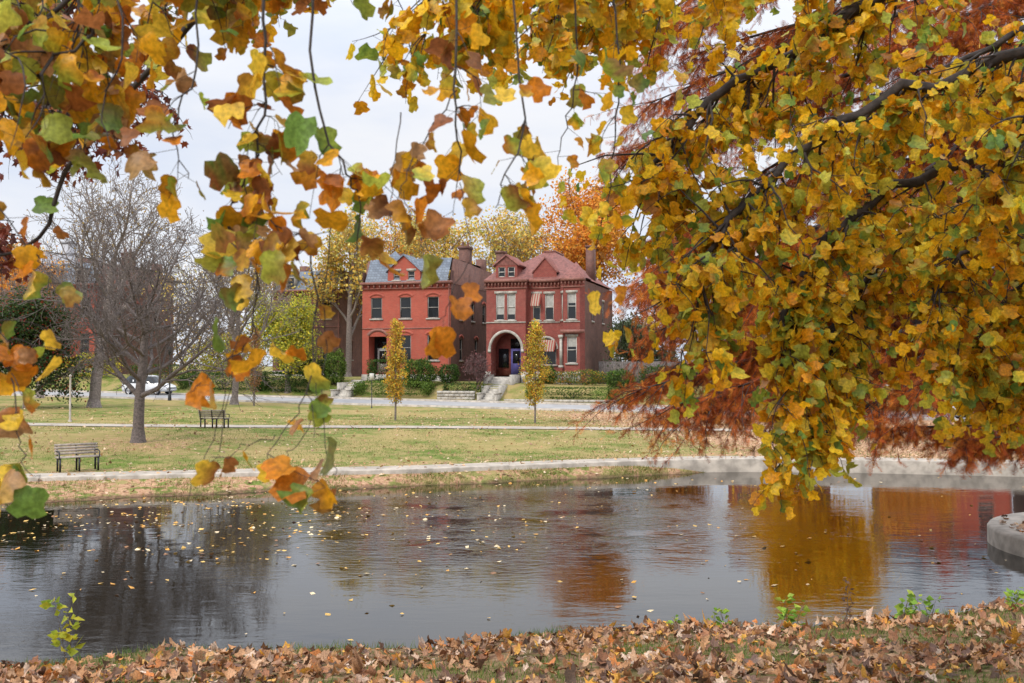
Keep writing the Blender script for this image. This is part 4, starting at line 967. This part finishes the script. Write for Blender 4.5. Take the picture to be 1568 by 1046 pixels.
# ------------------------------------------------------------------ benches, posts
def bench(x,y,rot,L=1.5):
    root=empty("park_bench",(x,y,float(gz(x,y))+.02),rot); s=MB()
    for i in range(4): s.box(-L/2,L/2,-.2+i*.11,-.2+i*.11+.09,.42,.455)
    s.build("seat",[M_wood],root); k=MB()
    for i in range(4): k.box(-L/2,L/2,.22+i*.03,.25+i*.03,.50+i*.085,.50+i*.085+.07)
    k.build("backrest",[M_wood],root); l=MB()
    for sx in (-L/2+.08,0,L/2-.08):
        l.box(sx-.025,sx+.025,-.2,-.15,0,.42); l.box(sx-.025,sx+.025,.2,.25,0,.42); l.box(sx-.025,sx+.025,-.2,.25,.38,.419); l.tube([(sx,.26,.4),(sx,.30,.6),(sx,.35,.82)],[.022]*3,6)
    for sx in (-L/2+.05,L/2-.05): l.tube([(sx,-.2,.42),(sx,-.2,.60),(sx,.05,.63),(sx,.28,.61)],[.02]*4,6)
    l.build("legs",[M_metal],root)
bench(-13.3,30.6,math.radians(35),1.25); bench(-13.5,45.3,math.radians(170),1.3)
def post(name,x,y,h,r=.04,mat=M_trim,cap=True):
    root=empty(name,(x,y,float(gz(x,y)))); b=MB(); b.tube([(0,0,-.1),(0,0,.08),(0,0,.1),(0,0,h)],[r*1.8,r*1.8,r,r*.85],10)
    if cap: b.tube([(0,0,h),(0,0,h+.05),(0,0,h+.12)],[r*1.4,r*1.4,.005],10)
    b.build("pole",[mat],root); return root
post("white_post",-21.5,48.5,2.2,.05,M_kerb); post("white_post",-31.0,80.5,1.2,.04)
p=post("street_sign",-9.5,67.5,2.4,.03,M_metal,False); b=MB(); b.box(-.15,.15,-.045,-.032,1.9,2.35); b.build("sign_plate",[M_trim],p)
def lamp(u,v):
    x,y=xy(u,v); root=empty("street_lamp",(x,y,float(gz(x,y)))); b=MB()
    b.tube([(0,0,0),(0,0,.4),(0,0,.5),(0,0,3.4)],[.14,.12,.06,.045],10); b.tube([(0,0,3.4),(0,0,3.5),(0,0,3.95),(0,0,4.1)],[.06,.13,.19,.03],8); b.build("post",[M_metal],root)
lamp(-25,-6.2)

# ------------------------------------------------------------------ leaf litter, grass, weeds
PLIT=[(.42,.21,.09,4),(.50,.30,.17,3),(.27,.12,.06,3.2),(.66,.34,.05,1.3),(.54,.19,.05,1.2),(.14,.075,.05,2.6),(.62,.46,.34,1.6),(.08,.05,.03,1.2)]
rg=np.random.default_rng(5)
n=22000
x=rg.uniform(-9,12,n); y=rg.uniform(6,16,n); t=yn(x)-y
keep=(t>.12+.15*np.sin(x*3.3)+.1*rg.random(n))&((np.sin(x*1.3+2)*np.sin(y*1.7+x*.6)+.5*np.sin(x*3.1+y*2)*np.sin(y*3.7)+rg.normal(size=n)*.33)>-.40); x,y=x[keep],y[keep]; n=len(x)
z=gz(x,y)+rg.uniform(.005,.07,n)
D=np.stack([rg.normal(size=n),rg.normal(size=n),rg.normal(size=n)*.35],1); nr=np.tile([0,0,1.0],(n,1))+rg.normal(size=(n,3))*.4
h=n//2; lb=MB(); P=np.stack([x,y,z],1)
leaves(lb,P[:h],D[:h],rg.uniform(.08,.16,h),pick(PLIT,h,rg),pick(PLIT,h,rg),tpl=(STAR_V,STAR_F),normal=nr[:h],curl=.9,fold=.3,jit=.07,rng=rg,mixedge=.35)
leaves(lb,P[h:],D[h:],rg.uniform(.06,.13,n-h),pick(PLIT,n-h,rg),pick(PLIT,n-h,rg),normal=nr[h:],curl=.8,fold=.6,jit=.04,rng=rg,mixedge=.35)
n=260; a=rg.uniform(0,6.28,n); rr=3.0*np.sqrt(rg.random(n)); P=np.stack([12.7+np.cos(a)*rr,19.4+np.sin(a)*rr,np.full(n,.38)],1)
leaves(lb,P,np.stack([rg.normal(size=n),rg.normal(size=n),rg.normal(size=n)*.2],1),rg.uniform(.08,.14,n),pick(PLIT,n,rg),pick(PLIT,n,rg),normal=np.tile([0,0,1.0],(n,1)),rng=rg)
lb.build("leaf_litter",[M_litter])
# far litter
n=36000; x=rg.uniform(-45,40,n); K=yk(x); y=K+rg.uniform(-4,34,n)
wt=np.clip(.14+.20*(np.sin(x*.7)*np.sin(y*.5+x*.2)>0)+.9*ss(3,12,x+.25*(y-40))+np.where(y<K-.3,np.where(x<-3,.7,.75),0)+.5*ss(3,0,np.abs(y-K)),0,1)
keep=(rg.random(n)<wt)&(y>ys(x)+.05)&~((y>K-.3)&(y<K+.0)); x,y=x[keep],y[keep]; n=len(x); K=yk(x)
zz=gz(x,y)+rg.uniform(.02,.05,n); zz=np.where((y>K)&(y<K+1.55),.40,zz)
lb=MB(); leaves(lb,np.stack([x,y,zz],1),np.stack([rg.normal(size=n),rg.normal(size=n),rg.normal(size=n)*.2],1),rg.uniform(.08,.16,n),pick([(.56,.36,.19,3),(.46,.24,.11,3),(.60,.45,.30,2),(.30,.17,.1,2.5)],n,rg),tpl=(SIM_V,SIM_F),normal=np.tile([0,0,1.0],(n,1)),rng=rg)
lb.build("fallen_leaves",[M_litter])
# floating leaves
n=13000; x=rg.uniform(-20,18,n); y=rg.uniform(13,34,n)
den=1.1*np.exp(-((x+7.5)**2/26+(y-24)**2/22))+.16*np.exp(-((x-1)**2/60+(y-20)**2/20))+.022+.25*np.exp(-((x-3)**2/30+(y-30.5)**2/3))
den*=.3+1.3*(np.sin(x*.9+y*.7)*np.sin(y*1.3-x*.3)>.0)
keep=(rg.random(n)<den*.6)&(y<ys(x)-.05)&(y>yn(x)); x,y=x[keep],y[keep]; n=len(x)
lb=MB(); leaves(lb,np.stack([x,y,np.full(n,.012)],1),np.stack([rg.normal(size=n),rg.normal(size=n),np.zeros(n)],1),rg.uniform(.05,.14,n),pick([(.74,.46,.12,3),(.70,.34,.06,2),(.76,.6,.36,2),(.3,.15,.07,1.5)],n,rg),tpl=(SIM_V,SIM_F),normal=np.tile([0,0,3.0],(n,1)),fold=.1,curl=.15,rng=rg)
lb.build("floating_leaves",[M_litter])
# grass blades
def blades(name,x,y,h,wd,pal,rg):
    n=len(x); z=gz(x,y); P=np.stack([x,y,z],1); D=np.stack([rg.normal(size=n)*.35,rg.normal(size=n)*.35,np.ones(n)],1); D=nrm(D)
    s_=nrm(np.cross(D,rg.normal(size=(n,3)))); hh=h*rg.uniform(.5,1.3,(n,1))
    V=np.stack([P-s_*wd,P+s_*wd,P+D*hh+np.array([0,0,-.1])*hh],1).reshape(-1,3); c=np.repeat(pick(pal,n,rg),3,0)
    b=MB(); b.add(V,np.arange(3*n).reshape(n,3),c); b.build(name,[M_grassb])
PGr=[(.09,.16,.03,3),(.16,.23,.05,2),(.28,.25,.09,1.5)]
n=70000; x=rg.uniform(-9,12,n); y=rg.uniform(7,15.8,n); t=yn(x)-y
k=(t>-.05)&((-(np.sin(x*1.3+2)*np.sin(y*1.7+x*.6)+.5*np.sin(x*3.1+y*2)*np.sin(y*3.7))+rg.normal(size=n)*.25+.6*(t<.3))>.30); blades("grass",x[k],y[k],.115,.005,PGr,rg)
n=90000; x=rg.uniform(-32,24,n); y=yk(x)+1.55+rg.uniform(0,1,n)**1.4*26
k=(np.abs(y-(47.5+.02*x+1.2*np.sin(x*.05)))>.95)&((np.sin(x*.55+y*.2)*np.sin(y*.6-x*.15)+rg.normal(size=n)*.5)>-.2); blades("lawn_grass",x[k],y[k],.075,.008,[(.09,.15,.024,3),(.15,.215,.04,3),(.33,.27,.11,2)],rg)
n=9000; x=rg.uniform(-18,6.5,n); y=ys(x)+rg.uniform(0,1,n)*(yk(x)-.3-ys(x)); k=(np.sin(x*1.9)+rg.normal(size=n)*.6>0); blades("shore_grass",x[k],y[k],.11,.009,[(.14,.20,.04,3),(.30,.28,.08,2),(.38,.28,.12,2)],rg)
# weeds
def weed(name,x,y,h,pal,n,seed,ls=.09,sp=.12,stems_=3):
    rn=random.Random(seed); z=float(gz(x,y)); T_=Tree(); 
    for s_ in range(stems_):
        p=Vector((rn.uniform(-.08,.08),rn.uniform(-.08,.08),0)); d=Vector((rn.uniform(-.3,.3),rn.uniform(-.3,.3),1)).normalized(); pts=[p.copy()]
        for i in range(5):
            d=(d+Vector((rn.gauss(0,.15),rn.gauss(0,.15),.1))).normalized(); p=p+d*h*rn.uniform(.7,1.05)/5; pts.append(p.copy())
        T_.wood.tube(pts,[.005,.0045,.004,.003,.002,.001],5)
        for i in range(n):
            t=rn.uniform(.6,5); k=min(int(t),4); q=pts[k].lerp(pts[k+1],t-k); a=rn.uniform(0,6.28)
            e=Vector((math.cos(a),math.sin(a),rn.uniform(-.1,.6))).normalized(); T_.A.append(q[:]); T_.B.append((q+e*.03)[:]); T_.D.append(e[:]); T_.S.append(ls*rn.uniform(.6,1.2)); T_.G.append(0)
    r_=T_.finish(name,[(pal,pal)],M_twig,tpl=(SIM_V*[1,1],SIM_F),pw=.001,lmat=M_fol); r_.location=(x,y,z)
PW=[(.20,.36,.05,3),(.32,.45,.06,2),(.45,.5,.08,1)]
weed("yellow_green_sapling",-5.35,12.25,.95,[(.55,.55,.05,3),(.6,.5,.04,2),(.3,.42,.05,2)],26,1,.13,stems_=2)
weed("weed_plant",2.75,13.3,.3,PW,10,2,.10); weed("weed_plant",3.75,13.6,.5,PW,12,3,.12); weed("weed_plant",5.45,13.9,.42,PW,14,4,.12); weed("weed_plant",7.1,14.2,.35,PW,12,6,.10)
weed("weed_plant",2.2,13.3,.2,PW,8,7,.08); weed("weed_plant",5.8,14.0,.36,PW,10,8,.10)
weed("dried_weed",4.6,13.7,.75,[(.12,.07,.05,2),(.2,.12,.07,1)],9,5,.06,stems_=3)
print("done")
